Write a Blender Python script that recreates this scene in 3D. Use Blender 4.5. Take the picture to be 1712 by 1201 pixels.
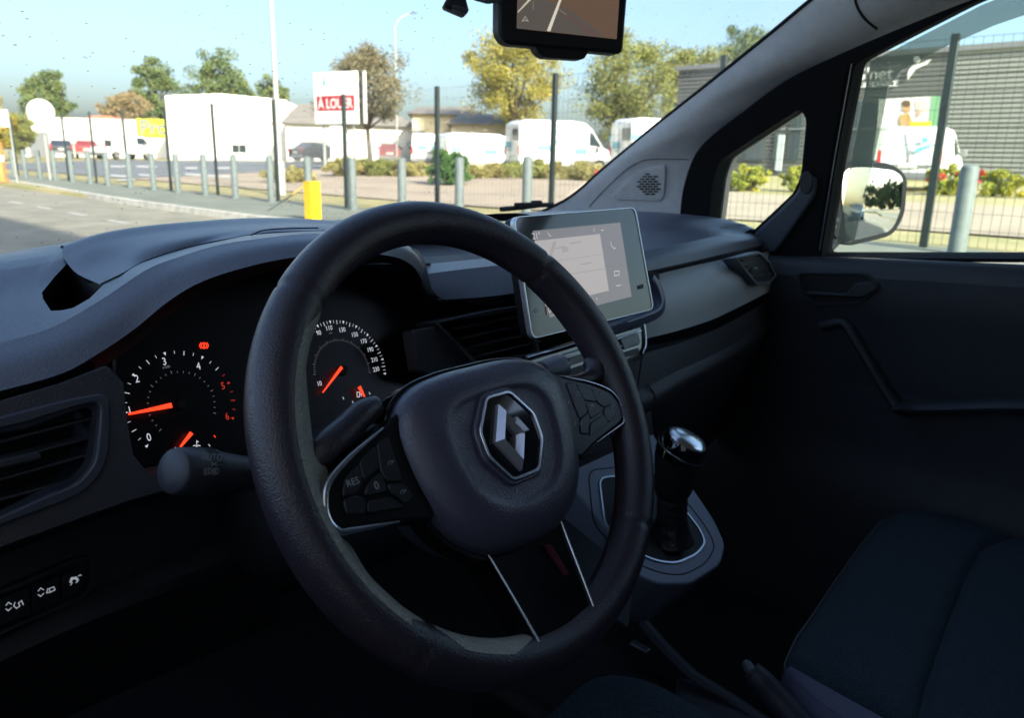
import bpy, bmesh, math, random
import numpy as np
from mathutils import Vector, Matrix
scene = bpy.context.scene
for o in list(bpy.data.objects): bpy.data.objects.remove(o)
R = math.radians
# ------------------------------------------------------------------ camera
CAM = np.array([-.76, -.39, 1.25])
YAW, PITCH, ROLL, FPX, CX, CY = 47.03, 14.5, 1.3, 1286.0, 856.0, 600.5
_y, _p, _r = R(YAW), R(PITCH), R(ROLL)
FWD = np.array([math.sin(_y)*math.cos(_p), math.cos(_y)*math.cos(_p), -math.sin(_p)])
_rt = np.array([math.cos(_y), -math.sin(_y), 0.0]); _up = np.cross(_rt, FWD)
RGT = math.cos(_r)*_rt + math.sin(_r)*_up
UPV = -math.sin(_r)*_rt + math.cos(_r)*_up
cd = bpy.data.cameras.new('camera'); co = bpy.data.objects.new('camera', cd)
scene.collection.objects.link(co); scene.camera = co
cd.sensor_width = 36.0; cd.lens = FPX/1712*36; cd.clip_start = .02; cd.clip_end = 3000
co.matrix_world = Matrix(((RGT[0], UPV[0], -FWD[0], CAM[0]), (RGT[1], UPV[1], -FWD[1], CAM[1]), (RGT[2], UPV[2], -FWD[2], CAM[2]), (0, 0, 0, 1)))
cd.dof.use_dof = True; cd.dof.focus_distance = .68; cd.dof.aperture_fstop = 11
# ------------------------------------------------------------------ sky, sun, exposure
SUN_EL, SUN_AZ = 30.0, 195.0          # azimuth clockwise from the van's forward direction (+Y)
w = bpy.data.worlds.new('World'); scene.world = w; w.use_nodes = True
wn = w.node_tree; sk = wn.nodes.new('ShaderNodeTexSky'); sk.sky_type = 'NISHITA'; sk.sun_disc = False
sk.sun_elevation = R(SUN_EL); sk.sun_rotation = R(SUN_AZ); sk.air_density = 1.0; sk.dust_density = 3.9; sk.ozone_density = 3.0
wn.nodes['Background'].inputs['Strength'].default_value = .148
wn.links.new(sk.outputs[0], wn.nodes['Background'].inputs['Color'])
sl = bpy.data.lights.new('sun', 'SUN'); sl.energy = 3.9; sl.angle = R(.5); sl.color = (1, .92, .78)
so = bpy.data.objects.new('sun', sl); scene.collection.objects.link(so)
sd = Vector((math.sin(R(SUN_AZ))*math.cos(R(SUN_EL)), math.cos(R(SUN_AZ))*math.cos(R(SUN_EL)), math.sin(R(SUN_EL))))
so.rotation_euler = sd.to_track_quat('Z', 'Y').to_euler(); so.location = (0, 0, 30)
scene.view_settings.view_transform = 'Standard'; scene.view_settings.look = 'None'
scene.view_settings.exposure = 1.7; scene.view_settings.gamma = 1.0
# ------------------------------------------------------------------ pixel of the photograph -> point
def ray(px, py): return FWD + (px-CX)/FPX*RGT - (py-CY)/FPX*UPV
def P(px, py, X=None, Y=None, Z=None, pl=None):
    r = ray(px, py)
    if X is not None: k = (X-CAM[0])/r[0]
    elif Y is not None: k = (Y-CAM[1])/r[1]
    elif Z is not None: k = (Z-CAM[2])/r[2]
    else: o, n = pl; k = np.dot(np.array(o)-CAM, n)/np.dot(r, n)
    return CAM + r*k
def az(px, py=267): r = ray(px, py); return math.atan2(r[0], r[1])
def col(px, d, z=None):                # point at plan distance d in the column px
    a = az(px); x, y = CAM[0]+d*math.sin(a), CAM[1]+d*math.cos(a)
    return np.array([x, y, terrain(x, y) if z is None else z])
def zat(px, py, d):                    # height seen at (px,py) at plan distance d
    r = ray(px, py); return CAM[2] + r[2]*d/math.hypot(r[0], r[1])
def sstep(a, b, x): t = min(1, max(0, (x-a)/(b-a))); return t*t*(3-2*t)
def pave_z(y): return .12 + .2*sstep(14, 3, y)
def terrain(x, y):
    if x < 6.9: return 0.0
    if x < 10.2: return pave_z(y)
    return pave_z(y)*(1-sstep(10, 24, x)) + .62*sstep(10, 24, x) + .22*sstep(24, 40, x)
# ------------------------------------------------------------------ materials
MATS = {}
def mat(name, c, rough=.5, metal=0, var=0, vscale=5, bump=0, bscale=300, spec=.5, coat=0, c2=None, emit=None, estr=0, alpha=None, vor=False, obj=True, bdist=.001):
    if name in MATS: return MATS[name]
    m = bpy.data.materials.new(name); m.use_nodes = True; nt = m.node_tree; b = nt.nodes['Principled BSDF']
    b.inputs['Base Color'].default_value = (*c, 1); b.inputs['Roughness'].default_value = rough; b.inputs['Metallic'].default_value = metal
    b.inputs['Specular IOR Level'].default_value = spec; b.inputs['Coat Weight'].default_value = coat; b.inputs['Coat Roughness'].default_value = .04
    tc = nt.nodes.new('ShaderNodeTexCoord'); src = tc.outputs['Object']
    if var or c2:
        n = nt.nodes.new('ShaderNodeTexNoise'); n.inputs['Scale'].default_value = vscale; n.inputs['Detail'].default_value = 6; n.inputs['Roughness'].default_value = .65
        nt.links.new(src, n.inputs['Vector']); r = nt.nodes.new('ShaderNodeValToRGB')
        a = c2 if c2 else tuple(x*(1-var) for x in c); bb = c if c2 else tuple(min(1, x*(1+var)) for x in c)
        r.color_ramp.elements[0].color = (*a, 1); r.color_ramp.elements[1].color = (*bb, 1)
        r.color_ramp.elements[0].position = .35; r.color_ramp.elements[1].position = .65
        nt.links.new(n.outputs['Fac'], r.inputs['Fac']); nt.links.new(r.outputs['Color'], b.inputs['Base Color'])
    if bump:
        if vor:
            n2 = nt.nodes.new('ShaderNodeTexVoronoi'); n2.feature = 'SMOOTH_F1'; out = n2.outputs['Distance']
        else:
            n2 = nt.nodes.new('ShaderNodeTexNoise'); n2.inputs['Detail'].default_value = 3; out = n2.outputs['Fac']
        n2.inputs['Scale'].default_value = bscale; nt.links.new(src, n2.inputs['Vector'])
        bp = nt.nodes.new('ShaderNodeBump'); bp.inputs['Strength'].default_value = bump; bp.inputs['Distance'].default_value = bdist
        nt.links.new(out, bp.inputs['Height']); nt.links.new(bp.outputs['Normal'], b.inputs['Normal'])
    if emit: b.inputs['Emission Color'].default_value = (*emit, 1); b.inputs['Emission Strength'].default_value = estr
    MATS[name] = m; return m
def glassmat(name, tint=(1, 1, 1), veil=0, veilcol=(.5, .5, .5), dirt=0, refl=1.0):
    m = bpy.data.materials.new(name); m.use_nodes = True; nt = m.node_tree; nt.nodes.remove(nt.nodes['Principled BSDF'])
    out = nt.nodes['Material Output']; t = nt.nodes.new('ShaderNodeBsdfTransparent'); t.inputs[0].default_value = (*tint, 1)
    g = nt.nodes.new('ShaderNodeBsdfGlossy'); g.inputs['Roughness'].default_value = .02
    f = nt.nodes.new('ShaderNodeFresnel'); f.inputs[0].default_value = 1.45
    ml = nt.nodes.new('ShaderNodeMath'); ml.operation = 'MULTIPLY'; ml.inputs[1].default_value = refl
    nt.links.new(f.outputs[0], ml.inputs[0])
    mx = nt.nodes.new('ShaderNodeMixShader'); nt.links.new(ml.outputs[0], mx.inputs[0]); nt.links.new(t.outputs[0], mx.inputs[1]); nt.links.new(g.outputs[0], mx.inputs[2])
    last = mx.outputs[0]
    if veil:
        d = nt.nodes.new('ShaderNodeBsdfDiffuse'); d.inputs[0].default_value = (*veilcol, 1); m2 = nt.nodes.new('ShaderNodeMixShader'); m2.inputs[0].default_value = veil
        nt.links.new(last, m2.inputs[1]); nt.links.new(d.outputs[0], m2.inputs[2]); last = m2.outputs[0]
    if dirt:
        tc = nt.nodes.new('ShaderNodeTexCoord'); v = nt.nodes.new('ShaderNodeTexVoronoi'); v.inputs['Scale'].default_value = 62
        mp = nt.nodes.new('ShaderNodeMapping'); mp.inputs['Scale'].default_value = (1, 1.6, 1.6)
        nt.links.new(tc.outputs['Object'], mp.inputs[0]); nt.links.new(mp.outputs[0], v.inputs['Vector'])
        n = nt.nodes.new('ShaderNodeTexNoise'); n.inputs['Scale'].default_value = 9; nt.links.new(tc.outputs['Object'], n.inputs['Vector'])
        ad = nt.nodes.new('ShaderNodeMath'); ad.operation = 'MULTIPLY_ADD'; ad.inputs[1].default_value = -.16; ad.inputs[2].default_value = .175
        nt.links.new(n.outputs[0], ad.inputs[0])
        lt = nt.nodes.new('ShaderNodeMath'); lt.operation = 'LESS_THAN'; nt.links.new(v.outputs['Distance'], lt.inputs[0]); nt.links.new(ad.outputs[0], lt.inputs[1])
        m3 = nt.nodes.new('ShaderNodeMath'); m3.operation = 'MULTIPLY'; m3.inputs[1].default_value = dirt; nt.links.new(lt.outputs[0], m3.inputs[0])
        d = nt.nodes.new('ShaderNodeBsdfDiffuse'); d.inputs[0].default_value = (.10, .11, .10, 1); m2 = nt.nodes.new('ShaderNodeMixShader')
        nt.links.new(m3.outputs[0], m2.inputs[0]); nt.links.new(last, m2.inputs[1]); nt.links.new(d.outputs[0], m2.inputs[2]); last = m2.outputs[0]
    nt.links.new(last, out.inputs['Surface']); MATS[name] = m; return m
def ribmat(name, c, rough, scale, dirn, strength=.5, dist=.001, spec=.5):
    m = mat(name, c, rough, spec=spec); nt = m.node_tree; b = nt.nodes['Principled BSDF']
    tc = nt.nodes.new('ShaderNodeTexCoord'); wv = nt.nodes.new('ShaderNodeTexWave'); wv.bands_direction = dirn; wv.inputs['Scale'].default_value = scale
    wv.inputs['Distortion'].default_value = .6; wv.inputs['Detail'].default_value = 2
    nt.links.new(tc.outputs['Object'], wv.inputs['Vector']); bp = nt.nodes.new('ShaderNodeBump'); bp.inputs['Strength'].default_value = strength; bp.inputs['Distance'].default_value = dist
    nt.links.new(wv.outputs['Fac'], bp.inputs['Height']); nt.links.new(bp.outputs['Normal'], b.inputs['Normal']); return m
# ------------------------------------------------------------------ mesh helpers
C = scene.collection
def tag(o, label, cat, group=None, kind=None):
    if label: o['label'] = label
    if cat: o['category'] = cat
    if group: o['group'] = group
    if kind: o['kind'] = kind
    return o
def thing(name, label, cat, loc=(0, 0, 0), rz=0, group=None):
    o = bpy.data.objects.new(name, None); C.objects.link(o); o.empty_display_size = .1
    o.location = [float(v) for v in loc]; o.rotation_euler = (0, 0, rz); return tag(o, label, cat, group)
class MB:
    def __init__(s): s.v = []; s.f = []
    def add(s, vs, fs):
        n = len(s.v); s.v += [tuple(float(c) for c in p) for p in vs]; s.f += [tuple(i+n for i in f) for f in fs]; return s
    def grid(s, rows, cu=False, cv=False):
        nr, nc = len(rows), len(rows[0]); fs = []
        for i in range(nr if cv else nr-1):
            for j in range(nc if cu else nc-1):
                a, b = i*nc+j, i*nc+(j+1) % nc; c, d = ((i+1) % nr)*nc+(j+1) % nc, ((i+1) % nr)*nc+j
                fs.append((a, b, c, d))
        return s.add([p for r in rows for p in r], fs)
    def box(s, c, sz, M=None):
        vs = [np.array([x*sz[0]/2, y*sz[1]/2, z*sz[2]/2]) for x in (-1, 1) for y in (-1, 1) for z in (-1, 1)]
        if M is not None: vs = [M @ v for v in vs]
        return s.add([v+np.array(c) for v in vs], [(0, 1, 3, 2), (4, 6, 7, 5), (0, 4, 5, 1), (2, 3, 7, 6), (0, 2, 6, 4), (1, 5, 7, 3)])
    def prism(s, poly, ex):
        n = len(poly); ex = np.array(ex, float); vs = [np.array(p, float) for p in poly]; vs = vs+[p+ex for p in vs]
        return s.add(vs, [tuple(range(n-1, -1, -1)), tuple(range(n, 2*n))]+[(i, (i+1) % n, n+(i+1) % n, n+i) for i in range(n)])
    def tube(s, path, rad, seg=10, cap=True, flat=None):
        path = [np.array(p, float) for p in path]; n = len(path)
        rad = [rad]*n if np.isscalar(rad) else list(rad); rows = []; ref = None
        for i in range(n):
            t = path[min(i+1, n-1)]-path[max(i-1, 0)]; t = t/(np.linalg.norm(t)+1e-12)
            if ref is None: ref = np.array([0, 0, 1.]) if abs(t[2]) < .9 else np.array([1., 0, 0])
            a = np.cross(t, ref); a /= np.linalg.norm(a); b = np.cross(a, t); ref = b
            k = flat if flat else 1
            rows.append([path[i]+rad[i]*(math.cos(u)*a+k*math.sin(u)*b) for u in np.linspace(0, 2*math.pi, seg, endpoint=False)])
        n0 = len(s.v); s.grid(rows, cu=True)
        if cap: s.f += [tuple(n0+j for j in range(seg)), tuple(n0+(n-1)*seg+j for j in range(seg-1, -1, -1))]
        return s
    def lathe(s, prof, o=(0, 0, 0), ax=(0, 0, 1), seg=24):
        ax = np.array(ax, float); ax /= np.linalg.norm(ax); ref = np.array([1., 0, 0]) if abs(ax[0]) < .9 else np.array([0, 1., 0])
        a = np.cross(ax, ref); a /= np.linalg.norm(a); b = np.cross(ax, a); o = np.array(o, float)
        return s.grid([[o+h*ax+r*(math.cos(u)*a+math.sin(u)*b) for u in np.linspace(0, 2*math.pi, seg, endpoint=False)] for r, h in prof], cu=True)
    def build(s, name, m, parent=None, smooth=None, bevel=0, seg=2, local=False, label=None):
        me = bpy.data.meshes.new(name); me.from_pydata(s.v, [], s.f)
        bm = bmesh.new(); bm.from_mesh(me); bmesh.ops.recalc_face_normals(bm, faces=bm.faces); bm.to_mesh(me); bm.free()
        me.materials.append(m); o = bpy.data.objects.new(name, me); C.objects.link(o)
        if smooth is not None or bevel:
            me.polygons.foreach_set('use_smooth', [True]*len(me.polygons)); me.set_sharp_from_angle(angle=R(smooth or 35))
        if bevel:
            b = o.modifiers.new('bevel', 'BEVEL'); b.width = bevel; b.segments = seg; b.limit_method = 'ANGLE'; b.angle_limit = R(30); b.harden_normals = False
        if parent:
            o.parent = parent
            if not local:
                o.matrix_parent_inverse = WM(parent).inverted()
        if label: o['label'] = label
        return o
def WM(o):
    M = Matrix.LocRotScale(o.location, o.rotation_euler, o.scale)
    if o.parent: M = WM(o.parent) @ o.matrix_parent_inverse @ M
    return M
def dup(o, parent=None):
    c = o.copy(); C.objects.link(c); c.parent = parent
    for ch in [x for x in bpy.data.objects if x.parent == o]: dup(ch, c)
    return c
def cr(pts, n, closed=False):
    p = np.array(pts, float)
    if closed: q = np.vstack([p[-1], p, p[0], p[1]])
    else: q = np.vstack([2*p[0]-p[1], p, 2*p[-1]-p[-2]])
    out = []
    for i in range(1, len(q)-2):
        for t in np.linspace(0, 1, 12, endpoint=False):
            a, b, c, d = q[i-1], q[i], q[i+1], q[i+2]
            out.append(.5*((2*b)+(-a+c)*t+(2*a-5*b+4*c-d)*t*t+(-a+3*b-3*c+d)*t**3))
    out.append(q[-2]); out = np.array(out)
    L = np.concatenate([[0], np.cumsum(np.linalg.norm(np.diff(out, axis=0), axis=1))]); L /= L[-1]
    u = np.linspace(0, 1, n, endpoint=not closed)
    return np.stack([np.interp(u, L, out[:, k]) for k in range(out.shape[1])], -1)
def loft(strips, n=48, m=6):
    mb = MB()
    for st in strips:
        rows = [cr(c, n) for c in st]
        if len(rows) > 2: R2 = np.array([cr([r[j] for r in rows], m*(len(rows)-1)+1) for j in range(n)]).transpose(1, 0, 2)
        else: R2 = np.array([rows[0]*(1-t)+rows[1]*t for t in np.linspace(0, 1, m+1)])
        mb.grid(R2)
    return mb
class Fr:
    def __init__(s, o, e1, e2):
        s.o = np.array(o, float); s.a = np.array(e1, float)/np.linalg.norm(e1); e2 = np.array(e2, float); e2 = e2-s.a*np.dot(s.a, e2)
        s.b = e2/np.linalg.norm(e2); s.n = np.cross(s.a, s.b)
    def pt(s, u, v, w=0): return s.o+s.a*u+s.b*v+s.n*w
    def px(s, x, y, w=0): p = P(x, y, pl=(s.o+s.n*w, s.n))-s.o; return (float(p@s.a), float(p@s.b))
    def M(s): return np.stack([s.a, s.b, s.n], 1)
def plate(name, fr, uv, w0, w1, m, parent=None, bevel=0, seg=2, label=None):
    return MB().prism([fr.pt(u, v, w0) for u, v in uv], fr.n*(w1-w0)).build(name, m, parent, 35, bevel, seg, label=label)
def ringplate(name, fr, outer, inner, w0, w1, m, parent=None, bevel=0):
    n = len(outer); rows = [[fr.pt(u, v, w) for u, v in L] for L, w in ((outer, w0), (outer, w1), (inner, w1), (inner, w0))]
    return MB().grid(rows, cu=True, cv=True).build(name, m, parent, 35, bevel)
def rrect(w, h, r, n=5, c=(0, 0)):
    return [(c[0]+sx*(w/2-r)+r*math.cos(a), c[1]+sy*(h/2-r)+r*math.sin(a)) for sx, sy, a0 in ((1, 1, 0), (-1, 1, 90), (-1, -1, 180), (1, -1, 270)) for a in [R(a0+90*k/n) for k in range(n+1)]]
def scaled(L, k, c=None):
    c = np.mean(L, 0) if c is None else c; return [tuple(c+(np.array(p)-c)*k) for p in L]
def inset(L, d):
    c = np.mean(L, 0); return [tuple(np.array(p)-(np.array(p)-c)/np.linalg.norm(np.array(p)-c)*d) for p in L]
def roundpoly(L, r, n=4):
    out = []; N = len(L); L = [np.array(p, float) for p in L]
    for i in range(N):
        a, b, c = L[i-1], L[i], L[(i+1) % N]; d1, d2 = a-b, c-b
        k = min(r, .45*np.linalg.norm(d1), .45*np.linalg.norm(d2)); p, q = b+d1/np.linalg.norm(d1)*k, b+d2/np.linalg.norm(d2)*k
        for t in np.linspace(0, 1, n+1): out.append(tuple((1-t)**2*p+2*t*(1-t)*b+t*t*q))
    return out
def txt(name, s, fr, u, v, w, size, m, parent=None, align='CENTER', rot=0, xs=1.0, th=.0, bold=0):
    cu = bpy.data.curves.new(name, 'FONT'); cu.body = s; cu.size = size; cu.align_x = align; cu.align_y = 'CENTER'; cu.extrude = th; cu.resolution_u = 3; cu.offset = bold*size
    t = bpy.data.objects.new(name, cu); C.objects.link(t); dg = bpy.context.evaluated_depsgraph_get(); me = bpy.data.meshes.new_from_object(t.evaluated_get(dg))
    bpy.data.objects.remove(t); c, sn = math.cos(rot), math.sin(rot)
    for vt in me.vertices:
        x, y, z = vt.co; x *= xs; vt.co = Vector(fr.pt(u+c*x-sn*y, v+sn*x+c*y, w+z))
    me.materials.clear(); me.materials.append(m); me.name = name; o = bpy.data.objects.new(name, me); C.objects.link(o)
    if parent: o.parent = parent; o.matrix_parent_inverse = WM(parent).inverted()
    return o
def line(fr, pts, w, wd, close=False):    # flat stroke lying on a frame
    mb = MB(); pts = [np.array(p, float) for p in pts]
    if close: pts = pts+[pts[0]]
    for a, b in zip(pts[:-1], pts[1:]):
        d = (b-a)/np.linalg.norm(b-a); nrm = np.array([-d[1], d[0]])*wd/2; q = [a-nrm-d*wd*.3, b-nrm+d*wd*.3, b+nrm+d*wd*.3, a+nrm-d*wd*.3]
        mb.add([fr.pt(x, y, w) for x, y in q], [(0, 1, 2, 3)])
    return mb
# ================================================================== THE PLACE OUTSIDE
rng = np.random.default_rng(7)
M_ASPH = mat('asphalt', (.26, .245, .19), .9, var=.22, vscale=1.3, bump=.4, bscale=60, bdist=.01)
M_PAVE = mat('pavement', (.19, .205, .165), .92, var=.15, vscale=.9, bump=.3, bscale=50, bdist=.01)
M_KERB = mat('kerbstone', (.55, .53, .47), .85, var=.2, vscale=3)
M_GRASS = mat('dry_grass', (.42, .35, .18), .95, c2=(.26, .25, .10), vscale=.5)
M_BEIGE = mat('beige_asphalt', (.38, .31, .23), .92, var=.12, vscale=.6)
M_GREYR = mat('grey_asphalt', (.17, .18, .19), .92, var=.12, vscale=.5)
M_PAINT = mat('road_paint', (.50, .50, .47), .8, var=.2, vscale=6)
M_BOLL = mat('bollard_grey', (.155, .19, .19), .55, var=.12, vscale=8)
M_POST = mat('post_dark_green', (.022, .034, .032), .45, var=.2, vscale=20)
M_WHITE = mat('white_render', (.80, .79, .75), .85, var=.04, vscale=.8)
M_VANW = mat('van_white', (.82, .83, .82), .3, coat=.4, var=.03, vscale=1.5)
M_DGLASS = mat('dark_glass', (.03, .045, .05), .08)
M_TYRE = mat('tyre', (.02, .02, .02), .85); M_RIM = mat('wheel_rim', (.35, .36, .37), .35, .8)
M_BARK = mat('bark', (.10, .075, .05), .9, var=.35, vscale=6)
M_RED = mat('red_paint', (.55, .03, .03), .4); M_BLUE = mat('logo_blue', (.16, .50, .64), .5); M_GREYD = mat('grey_detail', (.20, .21, .22), .5)
M_ROOFG = mat('roof_grey', (.24, .22, .19), .8, var=.15, vscale=2); M_ROOFR = mat('roof_terracotta', (.50, .17, .10), .8, var=.15, vscale=2)
M_CREAM = mat('cream_render', (.72, .62, .42), .85, var=.05, vscale=1)
def gh(px, py):
    r = ray(px, py); k = 2.0
    for i in range(4000):
        p = CAM+r*k
        if p[2] < terrain(p[0], p[1]): return p
        k *= 1.004
    return p
# ---- ground sheet to the horizon
xs = [-1500, -400, -100, -30, -5, 6.85, 6.9, 8, 9.3, 10.2]+list(np.linspace(11, 40, 16))+[60, 100, 250, 600, 1500]
ys = [-1500, -400, -120, -50, -20, -5]+list(np.linspace(0, 30, 21))+[40, 60, 90, 140, 300, 700, 1500]
tag(MB().grid([[(x, y, terrain(x, y)-.03) for x in xs] for y in ys]).build('ground', M_GRASS, smooth=60), None, None, kind='structure')
def sheet(name, m, x0, x1, y0, y1, dz, nx=12, ny=40, fx=None):
    rows = []
    for y in np.linspace(y0, y1, ny):
        a, b = (x0(y) if callable(x0) else x0), (x1(y) if callable(x1) else x1)
        rows.append([(x, y, terrain(x, y)+dz) for x in np.linspace(a, b, nx)])
    return tag(MB().grid(rows).build(name, m, smooth=60), None, None, kind='structure')
kx = lambda y: 6.62+1.2*sstep(17, 36, y)
def flat(name, m, x0, x1, y0, y1, z):
    return tag(MB().grid([[(x, y, z) for x in ((x0(y) if callable(x0) else x0), (x1(y) if callable(x1) else x1))] for y in np.linspace(y0, y1, 500)]).build(name, m), None, None, kind='structure')
flat('road', M_ASPH, -4.4, lambda y: kx(y)+.02, -160, 160, .004)
rows = [[(x, y, pave_z(y)+.004) for x in (kx(y)+.16, 9.9)] for y in np.linspace(-160, 160, 480)]
tag(MB().grid(rows).build('pavement', M_PAVE, smooth=60), None, None, kind='structure')
kerb = bpy.data.objects.new('kerb', None); C.objects.link(kerb); kerb['kind'] = 'structure'; kerb.location = (6.7, 12, 0)
for i in range(76):
    y0 = -28+i*1.0; a, b = kx(y0), kx(y0+.985); z0, z1 = pave_z(y0)+.012, pave_z(y0+1)+.012
    MB().add([(a, y0, -.02), (a+.15, y0, -.02), (b+.15, y0+.985, -.02), (b, y0+.985, -.02), (a+.01, y0, z0), (a+.15, y0, z0), (b+.15, y0+.985, z1), (b+.01, y0+.985, z1)],
             [(0, 1, 2, 3), (4, 5, 6, 7), (0, 1, 5, 4), (1, 2, 6, 5), (2, 3, 7, 6), (3, 0, 4, 7)]).build('kerb_stone', M_KERB, kerb)
sheet('far_road', M_BEIGE, 12.3, lambda y: 18.8+4.5*sstep(5, 26, y), -90, 34, .006)
sheet('junction_road', M_GREYR, 12.3, lambda y: 24+8*sstep(34, 50, y), 34.2, 62, .006)
mk = bpy.data.objects.new('road_marking', None); C.objects.link(mk); mk['kind'] = 'structure'; mk.location = (4.9, 15, 0)
for i in range(14):
    y0 = 5.5+i*2.15; x = 4.55+.03*i
    MB().add([(x-.05, y0, .009), (x+.05, y0, .009), (x+.06, y0+1.0, .009), (x-.04, y0+1.0, .009)], [(0, 1, 2, 3)]).build('dash', M_PAINT, mk)
for i in range(12): MB().add([(3.9, -8-i*3.4, .009), (4.02, -8-i*3.4, .009), (4.02, -9.6-i*3.4, .009), (3.9, -9.6-i*3.4, .009)], [(0, 1, 2, 3)]).build('dash', M_PAINT, mk)
jm = bpy.data.objects.new('crossing_marking', None); C.objects.link(jm); jm['kind'] = 'structure'; jm.location = (16, 42, .3)
for (x0, y0), (x1, y1) in [((185, 277), (215, 277)), ((228, 277), (262, 278)), ((310, 280), (330, 280)), ((362, 280), (385, 280)), ((182, 292), (222, 295)), ((232, 291), (262, 293)), ((196, 300), (226, 300)), ((310, 290), (390, 295))]:
    a, b, c, d = gh(x0, y0), gh(x1, y1), gh(x1, y1+3), gh(x0, y0+3)
    MB().add([(p[0], p[1], p[2]+.02) for p in (a, b, c, d)], [(0, 1, 2, 3)]).build('stripe', M_PAINT, jm)
# painted yellow line and joint across the pavement
a, b, c_ = gh(512, 309), gh(488, 326), gh(438, 361)
def strip(name, p, q, wd, m, label, cat):
    d = (q-p)[:2]; d /= np.linalg.norm(d); nn = np.array([-d[1], d[0], 0])*wd; p, q = p+np.array([0, 0, .012]), q+np.array([0, 0, .012])
    return MB().add([p-nn, q-nn, q+nn, p+nn, p-nn+(0, 0, .004), q-nn+(0, 0, .004), q+nn+(0, 0, .004), p+nn+(0, 0, .004)], [(0, 1, 2, 3), (4, 5, 6, 7), (0, 1, 5, 4), (1, 2, 6, 5), (2, 3, 7, 6), (3, 0, 4, 7)]).build(name, m)
M_YEL = mat('yellow_paint', (.85, .55, .01), .45, var=.08, vscale=10)
tag(strip('yellow_line', a, b, .035, M_YEL, '', ''), None, None, kind='structure'); tag(strip('pavement_joint', b, c_, .02, mat('joint', (.05, .055, .05), .9), '', ''), None, None, kind='structure')
# ---- bollards along the fence
bx = [25, 44, 68, 93, 121, 151, 180, 217, 256, 296, 342, 392, 452, 515, 589, 672, 768, 881, 1003, 1100, 1300, 1603, 1990]
BX = 9.25
prof = [(.0, 0), (.135, 0), (.135, .012), (.085, .016), (.085, 1.04), (.08, 1.075), (.06, 1.098), (.03, 1.108), (0, 1.11)]
ordn = 'first second third fourth fifth sixth seventh eighth ninth tenth eleventh twelfth thirteenth fourteenth fifteenth sixteenth seventeenth eighteenth nineteenth twentieth twenty-first twenty-second twenty-third'.split()
b0 = None
for i, px in enumerate(bx):
    p = P(px, 300 if px < 700 else 330, X=BX)
    lab = '%s grey steel bollard from the left end of the fence row' % ordn[i]
    if px == 1603: lab = 'large grey steel bollard seen through the passenger door window'
    if px in (1003, 1100, 1300, 1990): continue
    if b0 is None:
        b0 = thing('bollard', lab, 'bollard', group='grey bollards along the fence')
        MB().lathe(prof[3:], seg=20).build('tube', M_BOLL, b0, 30, local=True); MB().lathe(prof[:4], seg=20).build('foot_plate', M_BOLL, b0, 30, local=True); t = b0
    else: t = dup(b0); t['label'] = lab
    t.location = (BX, p[1], pave_z(p[1])+.004)
    if px == 1603: q = P(1600, 413, X=BX); t.location = (BX, q[1], pave_z(q[1])); t.scale = (1.12, 1.12, .9)
# ---- yellow post
q = gh(524, 374); yp = thing('yellow_post', 'short square yellow post standing on the pavement beyond the dashboard', 'post', q, .1)
MB().prism([(sx*.105, sy*.105, 0) for sx, sy in ((-1, -1), (1, -1), (1, 1), (-1, 1))], (0, 0, .72)).build('shaft', M_YEL, yp, bevel=.008, local=True)
MB().prism([(sx*.112, sy*.112, .72) for sx, sy in ((-1, -1), (1, -1), (1, 1), (-1, 1))], (0, 0, .02)).build('cap', M_YEL, yp, bevel=.006, local=True)
# ---- wire fence with dark posts
FX = 9.62
fpx = [30, 114, 160, 214, 284, 362, 463, 578, 731, 923, 1195, 1560, 2250]
fence = thing('wire_fence', 'tall dark green wire mesh fence with slim posts behind the bollards', 'fence', (FX, 10, .1))
M_WIRE = mat('wire', (.05, .065, .06), .5, .3)
fy = [float(P(px, 290, X=FX)[1]) for px in fpx]; post0 = None
fy[11] = float(P(1545, 402, X=FX)[1])
for i, y in enumerate(fy):
    z = pave_z(y); h = 2.45
    if post0 is None:
        post0 = MB().box((0, 0, 1.225), (.06, .09, 2.45)).build('post', M_POST, fence, bevel=.006, local=True); o = post0
    else: o = post0.copy(); C.objects.link(o)
    o.location = (0, y-10, z-.1)
    if i < len(fy)-1:
        y2 = fy[i+1]; z2 = pave_z(y2); L = abs(y2-y); mb = MB(); mb_n = max(2, int(L/.095))
        th = .0026 if i > 8 else .0016
        for k in range(mb_n+1):
            t = k/mb_n; yy = y+(y2-y)*t; zz = z+(z2-z)*t
            mb.add([(FX-th, yy, zz+.05), (FX, yy+th, zz+.05), (FX+th, yy, zz+.05), (FX, yy-th, zz+.05), (FX-th, yy, zz+2.4), (FX, yy+th, zz+2.4), (FX+th, yy, zz+2.4), (FX, yy-th, zz+2.4)], [(0, 1, 5, 4), (1, 2, 6, 5), (2, 3, 7, 6), (3, 0, 4, 7)])
        for k in range(13):
            h0 = .05+k*2.35/12
            mb.add([(FX-.006, y, z+h0-th), (FX-.006, y, z+h0+th), (FX-.012, y, z+h0), (FX-.006, y2, z2+h0-th), (FX-.006, y2, z2+h0+th), (FX-.012, y2, z2+h0)], [(0, 1, 4, 3), (1, 2, 5, 4), (2, 0, 3, 5)])
        mb.build('wire_panel', M_WIRE, fence)
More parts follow.
